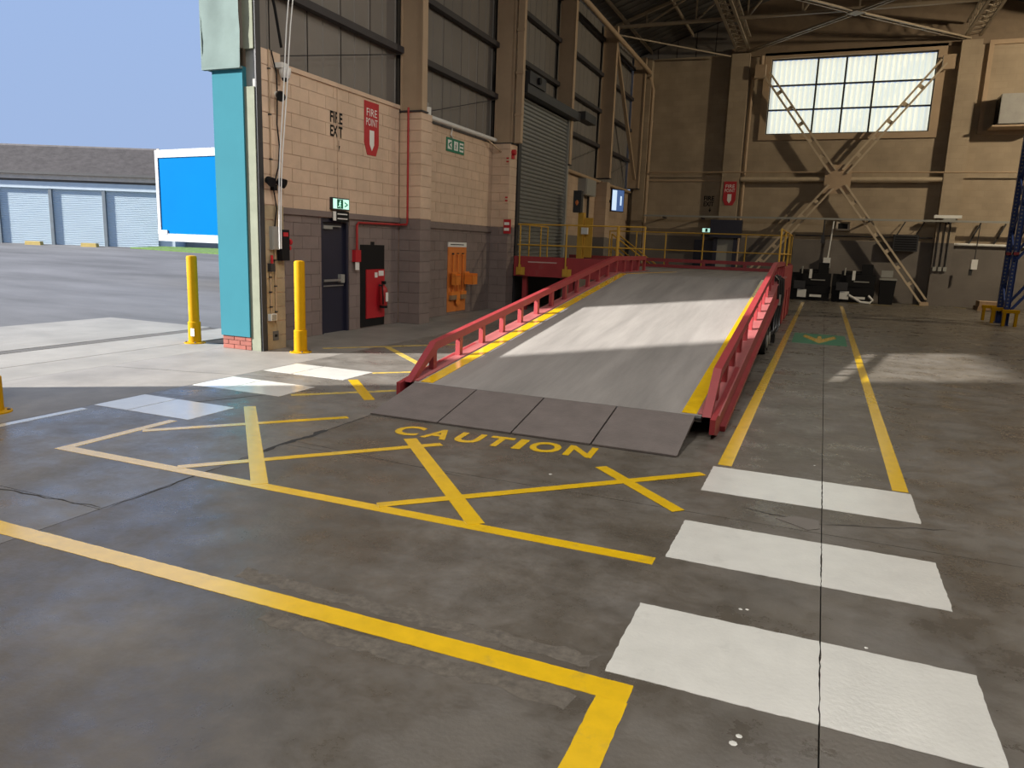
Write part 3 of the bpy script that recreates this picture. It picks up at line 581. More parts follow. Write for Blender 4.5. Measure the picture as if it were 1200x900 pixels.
# ================================================================== roller shutter (interior)
d2 = estruct('door_2', (-7.7, 20.6, 1.2), 'closed grey steel roller shutter behind the loading dock')
m = MB(); z = 1.25; prof = []
while z < 5.55: prof += [(-7.775, z), (-7.735, z + .025), (-7.735, z + .06), (-7.775, z + .085)]; z += .105
for x, zz in prof: m.v += [(x, 18.75, zz), (x, 22.6, zz)]
m.f = [(2 * i, 2 * i + 1, 2 * i + 3, 2 * i + 2) for i in range(len(prof) - 1)]
cu = m.build('curtain', shutm, d2); cu['kind'] = 'stuff'
B('guide_rail', dark, -7.85, -7.66, 18.55, 18.75, 0, 5.6, d2); B('guide_rail', greyp, -7.82, -7.68, 22.6, 22.72, 1.2, 5.6, d2)
B('hood', dark, -8.0, -7.45, 18.5, 23.0, 5.55, 5.78, d2); B('backing', dark, -8.3, -7.8, 18.42, 22.62, 0, 5.6, d2)
mo = B('motor_box', dark, -7.75, -7.4, 18.5, 19.7, 5.78, 6.08, d2); MB().tube((-7.4, 19.1, 5.93), (-7.33, 19.1, 5.93), .09).build('motor_cap', black, mo)
B('end_box', dark, -7.6, -7.3, 23.0, 24.2, 5.6, 5.85, d2)

# ================================================================== back wall
YB = 32.6
wb = MB()
for x0, x1, z0, z1 in ((-8.15, -2.78, 0, 9.55), (-2.78, 3.11, 0, 6.40), (-2.78, 3.11, 9.31, 9.55), (3.11, 16.8, 0, 9.55)): wb.box(x0, x1, YB, YB + .3, z0, z1)
WB = struct(wb.build('wall_back', backbrick), 'tan and grey painted back wall with the high window')
MB().prism([(-4.2, YB + .1, 9.55), (8.45, YB + .1, 9.55), (8.45, YB + .1, 9.9), (.2, YB + .1, 12.8), (-4.2, YB + .1, 11.1)], (0, .15, 0)).build('gable_panel', mat('gable_brown', (.20, .145, .095), .7), WB)
MB().prism([(-8.4, YB + .12, 9.4), (-4.1, YB + .12, 9.4), (-4.1, YB + .12, 11.2), (-8.4, YB + .12, 9.7)], (0, .1, 0)).build('gable_backing', girtm, WB)
for k in range(5):
    x0, x1 = -8.1 + k * .78, -8.1 + (k + 1) * .78; MB().prism([(x0 + .02, YB + .05, 9.5), (x1 - .02, YB + .05, 9.5), (x1 - .02, YB + .05, 9.65 + (x1 + 8.2) * .35), (x0 + .02, YB + .05, 9.65 + (x0 + 8.2) * .35)], (0, .05, 0)).build('gable_sheet', clad, WB)
for x0, x1 in ((-4.25, -3.55), (3.75, 4.4), (-7.95, -7.45)):
    B('pilaster', backbrick, x0, x1, YB - .35, YB, 0, 9.5, WB)
B('frieze', MATS['gable_brown'], -4.3, 8.4, YB - .1, YB, 9.4, 9.75, WB)
for x0, x1, z0, z1 in ((4.65, 4.8, 6.3, 9.5), (4.8, 8.2, 9.35, 9.5), (4.8, 8.2, 6.25, 6.4), (8.05, 8.2, 6.4, 9.35)): B('panel_frame', steel_tan, x0, x1, YB - .12, YB, z0, z1, WB)
B('rail', steel_tan, -7.4, -4.25, YB - .06, YB, 4.6, 4.66, WB)
# window
w1 = estruct('window_1', (.15, YB, 6.4), 'large high window of translucent corrugated sheet with dark glazing bars')
xs = [-2.74, -1.06, -.14, .86, 3.07]; zs = [6.44, 7.37, 8.29, 9.27]
xs = [-2.74, -1.02, .0, 1.02, 3.07]
for i in range(4):
    for j in range(3):
        m = MB(); x0, x1, z0, z1 = xs[i] + .03, xs[i + 1] - .03, zs[j] + .03, zs[j + 1] - .03; n = max(8, int((x1 - x0) / .019)); 
        for k in range(n + 1):
            x = x0 + (x1 - x0) * k / n; y = YB + .18 + .05 * math.sin(x * 2 * math.pi / .19); m.v += [(x, y, z0), (x, y, z1)]
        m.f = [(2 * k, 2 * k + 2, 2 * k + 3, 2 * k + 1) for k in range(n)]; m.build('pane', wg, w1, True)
for x in xs: B('mullion', dark, x - .035, x + .035, YB + .04, YB + .12, 6.42, 9.29, w1)
for z in zs: B('glazing_bar', dark, -2.76, 3.09, YB + .05, YB + .11, z - .03, z + .03, w1)
for x0, x1, z0, z1 in ((-3.0, -2.74, 6.2, 9.5), (3.07, 3.35, 6.2, 9.5), (-2.74, 3.07, 6.2, 6.42), (-2.74, 3.07, 9.29, 9.5)): B('window_frame', steel_tan, x0, x1, YB - .1, YB + .05, z0, z1, w1)
# steel X brace in front of the wall
brace_m = mat('brace_paint', (.47, .38, .27), .55)
xb = thing('cross_brace', 'tan steel X brace with square gusset plate in front of the back wall', 'brace', (.15, 32.1, 0)); YX = YB - .45
B('gusset_plate', steel_tan, -.33, .62, YX - .03, YX + .03, 4.1, 5.2, xb)
for p in ((-2.85, 8.65), (3.25, 8.78), (3.62, .15), (-3.4, .15)):
    d = Vector((p[0] - .15, 0, p[1] - 4.65)); L = d.length; d.normalize(); nn = Vector((-d.z, 0, d.x)); c = Vector((.15, YX - .06, 4.65)); a = MB()
    for s in (-.11, .11): a.bar(c + nn * s + d * .35, c + nn * s + d * L, .07, .09, up=(0, 1, 0))
    ar = a.build('arm', brace_m, xb); n = int(L / .75)
    for k in range(1, n): MB().bar(c + d * (.35 + k * .75) - nn * .1, c + d * (.35 + k * .75) + nn * .1, .02, .14, up=d).build('batten_plate', brace_m, ar)
B('foot_plate', steel_tan, 3.5, 3.8, YX - .2, YX + .2, 0, .12, xb); B('foot_plate', steel_tan, -3.55, -3.2, YX - .2, YX + .2, 0, .12, xb)
for s, x in ((0, -3.1), (1, 3.4)): B('top_plate', steel_tan, x - .2, x + .2, YX - .1, YX + .12, 8.5, 9.0, xb)
tag(MB().tube((-3.5, YX + .15, 4.66), (3.72, YX + .15, 4.66), .09, 10).build('wall_pipe', brace_m, None, True), 'fat pale pipe crossing behind the brace gusset', 'pipe')
tag(MB().tube((-7.3, YB - .35, 4.95), (8.3, YB - .35, 4.9), .03, 8).build('wall_pipe', steel_tan, None, True), 'thin pipe along the back wall above the fat pale pipe', 'pipe')
tr = thing('cable_tray', 'long pale cable tray along the back wall at door height', 'cable tray', (0, 32.3, 3.1)); B('tray', greyp, -7.3, 8.3, YB - .74, YB - .62, 3.1, 3.17, tr)
for x in (-6.5, -4.9, -1.5, 1.4, 4.1, 6.8): B('bracket', dark, x, x + .05, YB - .74, YB - .02, 3.05, 3.1, tr)
tag(MB().tube((-1.2, YB - .12, 2.5), (3.7, YB - .12, 2.52), .025).build('wall_pipe', dark), 'thin dark pipe low on the back wall behind the brace', 'pipe')
tag(MB().tube((4.4, YB - .1, 2.32), (8.3, YB - .1, 2.3), .05).build('wall_pipe', whitep), 'pale pipe on the wall behind the blue rack', 'pipe')
rwp = thing('rainwater_pipe', 'tan rainwater pipe with swan-neck head beside the window pilaster', 'pipe', (-3.4, YB - .15, 0))
MB().path([(-3.4, YB - .1, 8.3), (-3.4, YB - .1, 0)], .06).build('pipe', steel_tan, rwp, True)
MB().path([(-3.1, YB - .2, 9.4), (-3.1, YB - .15, 8.9), (-3.4, YB - .12, 8.6), (-3.4, YB - .1, 8.3)], .085).build('swan_neck', steel_tan, rwp, True)
fire_point(-3.88, YB - .36, 3.62, .5, .95, 'y', 'red FIRE POINT sign on the pilaster of the back wall')
stencil('y', -4.95, YB - .004, 3.4, .42, 'black stencilled FIRE EXIT on the back wall')
e2 = thing('exit_sign', 'lit green exit sign on the back wall behind the dock railing', 'sign', (-4.7, YB - .05, 2.35)); B('housing', dark, -4.92, -4.5, YB - .08, YB, 2.35, 2.7, e2); B('lit_panel', exit_lit, -4.9, -4.52, YB - .085, YB - .08, 2.52, 2.68, e2); B('green_field', signgrn, -4.78, -4.68, YB - .087, YB - .085, 2.53, 2.67, e2)
d3 = estruct('door_3', (-4, YB - .2, 0), 'dark navy doorway with header box in the back wall')
B('header_box', navy, -4.5, -3.25, YB - .7, YB - .36, 2.3, 3.02, d3); B('leaf', navy, -5.2, -4.35, YB - .1, YB, 0, 2.2, d3); B('jamb', navy, -4.35, -4.2, YB - .5, YB - .3, 0, 2.3, d3); B('jamb', navy, -3.55, -3.4, YB - .5, YB - .3, 0, 2.3, d3); B('inner_panel', greyp, -4.2, -3.55, YB - .4, YB - .36, .9, 2.3, d3); B('inner_panel_low', navy, -4.2, -3.55, YB - .4, YB - .36, 0, .9, d3)
# boxes on the back wall
h = thing('unit_heater', 'dark grill wall heater behind the steel brace', 'heater', (2.8, YB - .3, 2)); B('case', dark, 2.35, 3.2, YB - .45, YB - .05, 2.0, 2.6, h)
for k in range(6): B('louvre', black, 2.4, 3.15, YB - .47, YB - .45, 2.05 + k * .09, 2.1 + k * .09, h)
for x in (2.45, 3.1): MB().bar((x, YB - .3, 2.6), (x + .25, YB - .1, 3.1), .03, .03).build('hanger', dark, h)
h = thing('extract_box', 'small pale extractor box on the back wall beside the white drop pipe', 'fan box', (.5, YB - .2, 2.75)); B('case', cream, .28, .78, YB - .2, YB, 2.72, 3.06, h); B('grille', black, .36, .7, YB - .21, YB - .2, 2.79, 2.99, h)
h = thing('drop_pipe', 'white drop conduit with isolator box above the black machine', 'conduit', (0, YB - .2, 1.1)); MB().tube((.1, YB - .15, 1.5), (.18, YB - .15, 3.08), .03).build('conduit', whitep, h); B('isolator', whitep, -.05, .22, YB - .28, YB - .05, 1.25, 1.65, h); B('side_box', whitep, -.08, .05, YB - .22, YB - .05, 1.15, 1.3, h)
h = thing('hoist_hook', 'dark chain hoist hanging beside the white drop conduit', 'hoist', (-.15, YB - .5, 2.2)); MB().tube((-.15, YB - .68, 2.3), (-.15, YB - .68, 3.1), .03).build('chain', dark, h); B('block', dark, -.22, -.08, YB - .75, YB - .61, 2.2, 2.5, h)
h = thing('heater_unit', 'light grey wall-hung heater cabinet high on the back wall', 'heater', (5.7, YB - .6, 6.4)); B('case', mat('heater_grey', (.35, .34, .32), .45, metal=.3), 5.12, 6.6, YB - 1.0, YB - .05, 6.5, 7.5, h); B('side_grille', black, 5.10, 5.12, YB - .9, YB - .2, 6.55, 7.4, h); B('shelf', steel_tan, 4.95, 6.7, YB - 1.0, YB, 6.4, 6.46, h)
for i, x in enumerate((3.85, 4.03, 4.2)):
    t = thing('drop_conduit', ('thin drop conduit with grey switch on the pilaster, window side', 'thin drop conduit with grey switch on the pilaster, middle one', 'thin drop conduit with grey switch on the pilaster, rack side')[i], 'conduit', (x, YB - .38, 1.3), 'switch drops on the pilaster')
    MB().tube((x, YB - .38, 1.45), (x, YB - .38, 3.1), .018).build('conduit', dark, t); B('switch', greyp, x - .06, x + .06, YB - .45, YB - .35, 1.3, 1.46, t)
t = thing('pendant_control', 'pale pendant control hanging on a cable near the blue rack', 'control', (5.05, YB - .68, 1.4)); MB().tube((5.08, YB - .68, 1.75), (5.1, YB - .68, 3.1), .018).build('cable', dark, t); B('box', whitep, 4.98, 5.18, YB - .78, YB - .58, 1.42, 1.78, t); B('hook', dark, 4.95, 5.05, YB - .73, YB - .63, 1.2, 1.42, t)
t = thing('isolator_shelf', 'pale trunking box on the pilaster where the cable tray ends', 'trunking', (4.1, YB - .5, 3.2)); B('box', whitep, 3.6, 4.5, YB - .55, YB - .36, 3.25, 3.36, t); B('cover', greyp, 3.9, 4.3, YB - .6, YB - .55, 3.1, 3.25, t)
for i, x in enumerate((5.2, 6.0, 6.7)): tag(MB().bar((x, YB - .1, 3.1), (x - .3, YB - .1, 2.35), .05, .05).build('diagonal_stay', dark), ('dark diagonal stay under the tray by the pendant control', 'dark diagonal stay under the tray in the middle', 'dark diagonal stay under the tray behind the blue rack')[i], 'stay')

# black machine row
def machine(x0, x1, lab, seed):
    random.seed(seed); t = thing('black_machine', lab, 'machine', ((x0 + x1) / 2, 31.2, 0)); W = x1 - x0
    B('bed', black, x0, x1, 30.95, 31.8, .3, .55, t); B('body', black, x0, x1 - .02, 31.1, 31.75, .5, 1.05, t); B('guard', black, x0 + .02, x1 - .02, 30.98, 31.1, .02, .5, t)
    for x in (x0 + .05, x1 - .2):
        for y in (31.0, 31.65): B('leg', black, x, x + .12, y, y + .12, 0, .3, t)
    MB().tube((x0 + .3, 31.3, 1.1), (x1 - .3, 31.3, 1.1), .09, 12).build('roller', black, t, True)
    B('motor', dark, x0 + .15, x0 + .55, 30.8, 31.0, .45, .75, t); B('white_box', whitep, x0 + .3, x0 + .62, 30.85, 30.95, .12, .42, t); B('white_bar', whitep, x0 + .75, x1 - .3, 30.88, 30.93, .15, .24, t)
    B('bracket', whitep, x0 + W * .45, x0 + W * .52, 30.9, 30.96, .85, 1.2, t); B('panel_edge', greyp, x0 + W * .5, x0 + W * .85, 30.93, 30.95, .78, .82, t); B('control_head', black, x1 - .5, x1 - .12, 31.2, 31.6, 1.02, 1.45, t); MB().tube((x0 + .4, 31.0, 1.02), (x0 + .4, 31.0, 1.3), .03).build('lever', greyp, t)
machine(-1.15, .32, 'black machine against the back wall beside the ramp railing', 3); machine(.36, 1.85, 'black machine against the back wall beside the waste bin', 4)
t = thing('flexible_hose', 'white flexible hose lying in front of the black machine', 'hose', (1.3, 30.9, 0)); MB().path([(.97, 30.7, .3), (1.15, 30.62, .2), (1.4, 30.55, .06), (1.7, 30.55, .05), (1.8, 30.6, .15), (1.65, 30.7, .3)], .045).build('hose', whitep, t, True); MB().tube((.93, 30.7, .3), (.99, 30.69, .29), .055).build('coupling', greyp, t)
t = thing('waste_bin', 'dark bin with pale lid at the end of the black machine', 'bin', (2.3, 31.4, 0)); MB().prism([(2.05, 31.1, 0), (2.5, 31.1, 0), (2.55, 31.1, .9), (2.0, 31.1, .9)], (0, .5, 0)).build('body', black, t); B('lid', greyp, 1.98, 2.57, 31.08, 31.63, .9, .96, t); B('notice', greyp, 2.05, 2.45, 31.6, 31.62, 1.0, 1.25, t)
# pallet
t = thing('pallet', 'small wooden pallet on the floor by the yellow rack guards', 'pallet', (5.6, 31.2, 0))
for y in (30.7, 31.1, 31.5): B('bearer', wood, 5.2, 6.2, y, y + .1, .02, .12, t)
for k in range(5): B('deck_board', wood, 5.2 + k * .21, 5.36 + k * .21, 30.7, 31.6, .12, .14, t)
for k in range(3): B('bottom_board', wood, 5.2 + k * .42, 5.36 + k * .42, 30.7, 31.6, 0, .02, t)
t = thing('carton', 'flat brown carton lying on the pallet', 'box', (5.6, 31.1, .14)); B('body', wood, 5.25, 6.1, 30.8, 31.5, .14, .32, t); B('flap', tan, 5.25, 6.1, 30.8, 31.15, .32, .33, t)

# blue rack
rk = thing('pallet_rack', 'tall blue pallet rack upright frame with orange beam', 'rack', (4.9, 24.5, 0))
def upright(y, x):
    m = MB().box(x - .07, x - .06, y - .06, y + .06, 0, 6).box(x + .06, x + .07, y - .06, y + .06, 0, 6).box(x - .07, x + .07, y + .05, y + .06, 0, 6)
    u = m.build('upright', bluer, rk); h_ = MB(); z = .3
    while z < 6: h_.box(x - .072, x - .07, y - .015, y + .015, z, z + .05); h_.box(x - .02, x + .02, y + .046, y + .05, z, z + .04); z += .1
    o = h_.build('slot_row', greyp, u); o['kind'] = 'stuff'
    B('foot_plate', bluer, x - .09, x + .09, y - .09, y + .09, 0, .012, rk)
for x in (4.78, 5.6): 
    for y in (24.1, 25.0): upright(y, x)
    z = .3; s = 0
    while z < 5.4:
        a, b = (24.1, 25.0) if s % 2 == 0 else (25.0, 24.1); MB().bar((x, a, z), (x, b, z + .75), .04, .06).build('lattice_bar', bluer, rk); z += .75; s += 1
for y in (24.1, 25.0):
    for z in (.35, 1.8, 3.3): MB().bar((4.82, y, z), (5.56, y, z + 1.1), .05, .07).build('lattice_bar', bluer, rk)
    B('splice', red, 4.71, 4.85, y - .06, y + .06, 1.92, 2.0, rk)
B('beam', orbeam, 4.84, 8.2, 24.06, 24.12, 3.35, 3.5, rk); B('load_sign', signwht, 4.86, 5.3, 24.04, 24.06, 3.0, 3.3, rk)
gl = ('yellow rack guard with two stub legs, nearest the pallet', 'yellow rack guard with two stub legs between the other two', 'yellow rack guard with two stub legs in front of the blue upright')
for i, (x, y) in enumerate(((4.66, 25.7), (4.72, 24.75), (4.82, 23.8))):
    t = thing('rack_guard', gl[i], 'guard', (x, y, 0), 'yellow rack guards'); 
    for k in (-.14, .14): MB().box(x + k - .035, x + k + .035, y - .05, y + .05, 0, .36).build('leg', bol, t)
    B('top_bar', bol, x - .2, x + .2, y - .06, y + .06, .36, .45, t)

# ================================================================== yard ramp and dock
RX0, RX1 = -4.05, -.86; SLOPE = .119
def dz(y): return min(1.19, .19 + (y - 6.92) * SLOPE)
rm = thing('loading_ramp', 'long grey loading ramp with red kerb rails rising to the dock', 'ramp', (-2.45, 6.05, 0))
YT = 6.92 + 1.0 / SLOPE
MB().prism([(RX0 + .05, 6.92, .13), (RX0 + .05, 6.92, .19), (RX0 + .05, YT, 1.19), (RX0 + .05, 19.0, 1.19), (RX0 + .05, 19.0, 1.1), (RX0 + .05, YT, 1.1)], (RX1 - RX0 - .1, 0, 0)).build('deck', deckm, rm)
n = 4
for k in range(n):
    a = RX0 + .06 + (RX1 - RX0 - .16) * k / n; b = RX0 + .06 + (RX1 - RX0 - .16) * (k + 1) / n
    MB().prism([(a + .008, 6.05, .004), (a + .008, 6.05, .018), (a + .008, 6.91, .19), (a + .008, 6.91, .15)], (b - a - .016, 0, 0)).build('toe_plate', plate, rm)
MB().tube((RX0 + .05, 6.915, .165), (RX1 - .05, 6.915, .165), .022, 10).build('hinge', dark, rm)
for x, s in ((RX0, -1), (RX1, 1)):
    # side girder
    w = .05 * s; gx = x + s * .07
    MB().prism([(gx - w / 2, 6.8, .05), (gx - w / 2, 6.8, .19), (gx - w / 2, YT, 1.195), (gx - w / 2, 18.3, 1.195), (gx - w / 2, 18.3, .85), (gx - w / 2, YT, .85), (gx - w / 2, 8.2, .02), (gx - w / 2, 7.0, .0)], (w, 0, 0)).build('side_girder', red, rm)
    MB().prism([(gx + s * .025, 7.2, .05), (gx + s * .025, YT, .91), (gx + s * .025, YT, .85), (gx + s * .025, 7.2, .0)], (s * .05, 0, 0)).build('girder_flange', red, rm)
    pr_ = [(6.88, .19), (6.98, .19), (7.50, .49), (YT, 1.455), (18.1, 1.455), (18.1, 1.545), (YT - .02, 1.545), (7.44, .575)]
    MB().prism([(x - .04, y_, z_) for y_, z_ in pr_], (.08, 0, 0)).build('kerb_rail', red, rm)
    y = 7.44; k = 0
    while y < 18.2:
        z0 = dz(y); block('rail_post', red, x - .03, x + .03, y - .04, y + .04, z0, z0 + .28, rm); y += .665
    # kerb flat and yellow edge
    xi = x - s * .05; wd_ = .12
    MB().prism([(x + s * .11, 6.95, .205), (x + s * .11, YT, 1.205), (x + s * .11, 18.3, 1.205), (x + s * .11, 18.3, 1.195), (x + s * .11, YT, 1.195), (x + s * .11, 6.95, .195)], (-s * .2, 0, 0)).build('kerb_flat', mat('red_flat', (.34, .10, .10), .55, var=.15), rm)
    xa, xb_ = (RX0 + .12, RX0 + .27) if s < 0 else (RX1 - .24, RX1 - .10)
    MB().prism([(xa, 6.95, .196), (xa, YT, 1.193), (xa, YT, 1.197), (xa, 6.95, .2)], (xb_ - xa, 0, 0)).build('edge_strip', yel, rm)
MB().prism([(RX0 + .12, YT, 1.19), (RX0 + .27, YT, 1.19), (RX0 + .75, 18.4, 1.19), (RX0 + .6, 18.4, 1.19)], (0, 0, .004)).build('edge_strip', yel, rm)
for y in (8.5, 10.2, 12, 13.8, 15.2): B('cross_member', red, RX0 + .05, RX1 - .05, y, y + .12, max(.02, dz(y) - .25), dz(y) - .07, rm)
# undercarriage
for s, x in ((1, RX1 - .02), (-1, RX0 + .02)):
    wh = MB(); wh.tube((x - .1 * s, 13.4, .22), (x + .1 * s, 13.4, .22), .22, 24); o = wh.build('wheel', rubber, rm, True); MB().tube((x + .1 * s, 13.4, .22), (x + .12 * s, 13.4, .22), .11, 16).build('hub', greyp, o, True)
    wh = MB(); wh.tube((x - .1 * s, 14.0, .22), (x + .1 * s, 14.0, .22), .22, 24); o = wh.build('wheel', rubber, rm, True); MB().tube((x + .1 * s, 14.0, .22), (x + .12 * s, 14.0, .22), .11, 16).build('hub', greyp, o, True)
B('axle', dark, RX0, RX1, 13.33, 13.47, .15, .3, rm); B('axle', dark, RX0, RX1, 13.93, 14.07, .15, .3, rm); B('hanger', dark, RX1 - .1, RX1 - .02, 13.3, 14.1, .3, .8, rm)
tbx = B('hydraulic_leg', dark, RX1 - .05, RX1 + .12, 15.2, 15.45, .0, 1.3, rm)
for k in range(7):
    y = 14.9 + k * .13; xo = RX1 + .10 + .03 * (k % 3)
    MB().path([(RX1 + .02, y, 1.3), (xo, y + .02, 1.22), (xo + .02, y + .04, .9), (xo - .01, y - .03, .5), (xo, y - .1, .28 + .05 * (k % 2)), (xo - .06, y - .25, .2)], .022, 7).build('hydraulic_hose', hosem, rm, True)
MB().tube((RX1 + .13, 15.0, .75), (RX1 + .13, 15.0, .95), .04).build('chrome_coupling', chrome, rm, True)

dk = thing('loading_dock', 'red steel loading dock platform with yellow guard rails', 'dock', (-3, 20.6, 0)); YF, YK = 18.35, 23.0
B('deck', deckm, -7.6, RX1, 19.02, YK, 1.1, 1.19, dk); B('deck', deckm, -7.6, RX0 - .18, YF + .05, 19.02, 1.1, 1.19, dk)
B('fascia', red, -7.6, RX0 - .18, YF, YF + .05, .90, 1.42, dk); B('fascia_slot', mat('slot_pale', (.5, .35, .33), .6), -7.2, -6.4, YF - .004, YF, 1.26, 1.29, dk)
B('rear_kerb', red, -7.6, RX1, YK - .03, YK + .03, 1.0, 1.28, dk); B('rear_kerb_top', red, -7.6, RX1, YK - .03, YK + .03, 1.36, 1.46, dk)
for x in (-6.4, -4.5, -3.4, -2.2): B('kerb_stub', red, x, x + .1, YK - .03, YK + .03, 1.28, 1.36, dk)
B('side_panel', red, RX1 - .04, RX1 + .04, 18.3, YK, .82, 1.42, dk)
for k in range(6): B('side_sheet', red, RX1 - .02, RX1 + .02 + .02 * (k % 2), 18.35 + k * .78, 19.1 + k * .78, .04, .82, dk)
for x in (-7.4, -6.1, -5.2, -4.2):
    for y in (18.5, 22.6): B('leg', red, x, x + .12, y, y + .12, 0, 1.1, dk)
MB().bar((-7.3, 18.6, .1), (-6.1, 18.6, 1.0), .05, .05).build('leg_brace', red, dk); MB().bar((-6.0, 18.6, .1), (-4.2, 18.6, 1.0), .05, .05).build('leg_brace', red, dk)
def railing(p, q, posts, lab, z0=1.19, thick=(), h=1.05, grp='yellow guard rails of the dock'):
    p, q = Vector((*p, z0)), Vector((*q, z0)); t = thing('guard_rail', lab, 'railing', tuple((p + q) / 2), grp)
    for zz in (h, h * .5): MB().tube(p + Vector((0, 0, zz)), q + Vector((0, 0, zz)), .018, 8).build('rail', yrail, t, True)
    for i, k in enumerate(posts):
        c = p.lerp(q, k); r = .04 if i in thick else .02; MB().tube(c, c + Vector((0, 0, h + .01)), r, 10).build('post', yrail, t, True)
    return t
fr_ = railing((-7.5, YF - .03), (RX0 - .08, YF - .03), (0.02, .40, .80, 1), 'yellow guard rail on the front edge of the dock beside the ramp', thick=(2,))
for x in (-7.42, -6.13):
    B('mounting_plate', yrail, x - .1, x + .14, YF - .03, YF - .0, .93, 1.13, fr_)
    B('post_foot', yrail, x - .03, x + .03, YF - .06, YF - .01, .95, 1.2, fr_)
railing((-7.5, YF), (-7.5, 20.6), (.35, .75, 1), 'yellow guard rail on the dock in front of the roller shutter')
railing((-6.3, YK), (RX1 - .1, YK), (0, .16, .33, .54, .77, 1), 'yellow guard rail along the rear edge of the dock')
sd = railing((RX1 - .05, 17.2), (RX1 - .05, YK), (0, .33, .66, 1), 'yellow guard rail on the walkway side of the dock', thick=())
sg = thing('dock_stair', 'yellow railed steel stair going down behind the dock', 'stair', (-5.4, 23.6, 0))
for y in (23.25, 24.05): 
    MB().bar((-6.4, y, 1.12), (-4.7, y, .05), .04, .2).build('stringer', red, sg); MB().tube((-6.3, y, 2.15), (-4.8, y, 1.1), .024).build('handrail', yrail, sg); MB().tube((-6.3, y, 1.75), (-4.8, y, .7), .024).build('handrail', yrail, sg)
    for x in (-6.3, -4.8): MB().tube((x, y, 1.0 if x < -6 else 0), (x, y, 2.15 if x < -6 else 1.1), .024).build('post', yrail, sg)
for k in range(5): B('tread', dark, -6.35 + k * .33, -6.1 + k * .33, 23.27, 24.03, 1.0 - k * .21, 1.03 - k * .21, sg)
hp = thing('hoist_post', 'yellow post with dark bracket beside the roller shutter on the dock', 'post', (-7.1, 22.3, 1.19))
B('post', yrail, -7.15, -6.98, 22.3, 22.55, 1.19, 2.75, hp); B('bracket', dark, -7.3, -7.05, 22.2, 22.4, 2.75, 3.4, hp); MB().lathe((-7.18, 22.28, 2.95), [(.08, 0), (.1, .1), (.06, .25)], 12).build('beacon', orbeam, hp, True); B('white_head', whitep, -7.0, -6.8, 22.2, 22.3, 2.1, 2.3, hp); B('base', bol, -7.3, -6.8, 22.2, 22.7, 1.19, 1.25, hp); B('yellow_panel', yrail, -6.95, -6.7, 22.4, 22.45, 1.4, 2.6, hp)
eb_ = thing('distribution_box', 'grey distribution box on the wall behind the dock', 'electrical box', (-8, 26.5, 3.5)); B('box', greyp, -8.15, -7.85, 25.2, 26.4, 3.5, 4.05, eb_); B('door', greyp, -7.85, -7.83, 25.25, 26.35, 3.53, 4.02, eb_); B('conduit', greyp, -8.1, -8.03, 25.5, 25.57, 1.4, 3.5, eb_); B('conduit', dark, -8.1, -8.03, 26.2, 26.27, 1.4, 3.5, eb_)
pc = tag(MB().tube((-8.05, 23.0, 4.17), (-8.05, 27.3, 4.12), .06).tube((-8.05, 27.8, 4.12), (-8.05, 32.2, 4.12), .06).build('wall_conduit', steel_tan, None, True), 'tan conduit along the wall top behind the dock', 'conduit')
tv = thing('status_screen', 'lit wall screen on a bracket behind the dock', 'screen', (-7.7, 28.6, 3.1)); tvr = Matrix.Rotation(math.radians(-22), 3, 'Z')
def tvb(name, m_, x0, x1, y0, y1, z0, z1):
    m = MB().box(x0, x1, y0, y1, z0, z1); m.v = [tuple(tvr @ Vector(v) + Vector((-7.6, 28.6, 3.1))) for v in m.v]; m.build(name, m_, tv)
tvb('case', black, -.06, 0, -.4, .4, 0, .85); tvb('screen', mat('screen_blue', (.08, .16, .4), .3, emit=.5), 0, .004, -.37, .37, .03, .82); tvb('bright_panel', mat('screen_white', (.6, .78, 1), .3, emit=.8), .004, .006, -.36, -.08, .05, .8); tvb('bright_strip', MATS['screen_white'], .004, .006, .14, .24, .25, .6); tvb('arm', dark, -.4, -.06, -.05, .05, .35, .45)

# ================================================================== roof
RZ = 9.6
cr = struct(MB().prism([(-8.4, -13, 9.65), (.2, -13, 12.65), (.2, -13, 12.75), (-8.4, -13, 9.75)], (0, 45.9, 0)).build('ceiling', roofm), 'dark profiled sheet roof over the near bay')
struct(MB().prism([(.2, -13, 12.65), (8.6, -13, 9.65), (8.6, -13, 9.75), (.2, -13, 12.75)], (0, 45.9, 0)).build('ceiling', roofm), 'dark profiled sheet roof beyond the ridge')
struct(MB().prism([(8.6, -13, 9.65), (12.7, -13, 11.1), (16.9, -13, 9.65), (16.9, -13, 9.75), (12.7, -13, 11.2), (8.6, -13, 9.75)], (0, 45.9, 0)).build('ceiling', roofm), 'dark roof of the far bay')
struct(B('wall_right', plainwall, 16.8, 17.0, -13, 32.8, 0, 9.8), 'tan side wall of the far bay')
struct(B('wall_front', plainwall, -8.6, 17, -13.2, -13, 0, 12.8), 'tan end wall behind the viewpoint')
pl = estruct('trim_3', (0, 28, 10), 'purlins under the roof sheets')
for k in range(5):
    x = -7.6 + k * 1.65; z = 9.6 + (x + 8.4) * .349; B('purlin', trussm, x, x + .06, 18, 32.6, z - .12, z, pl)
for k in range(24): 
    y = 20 + k * .52; MB().bar((-8.3, y, 9.63), (.1, y, 12.56), .03, .04).build('roof_rib', roofm, pl)
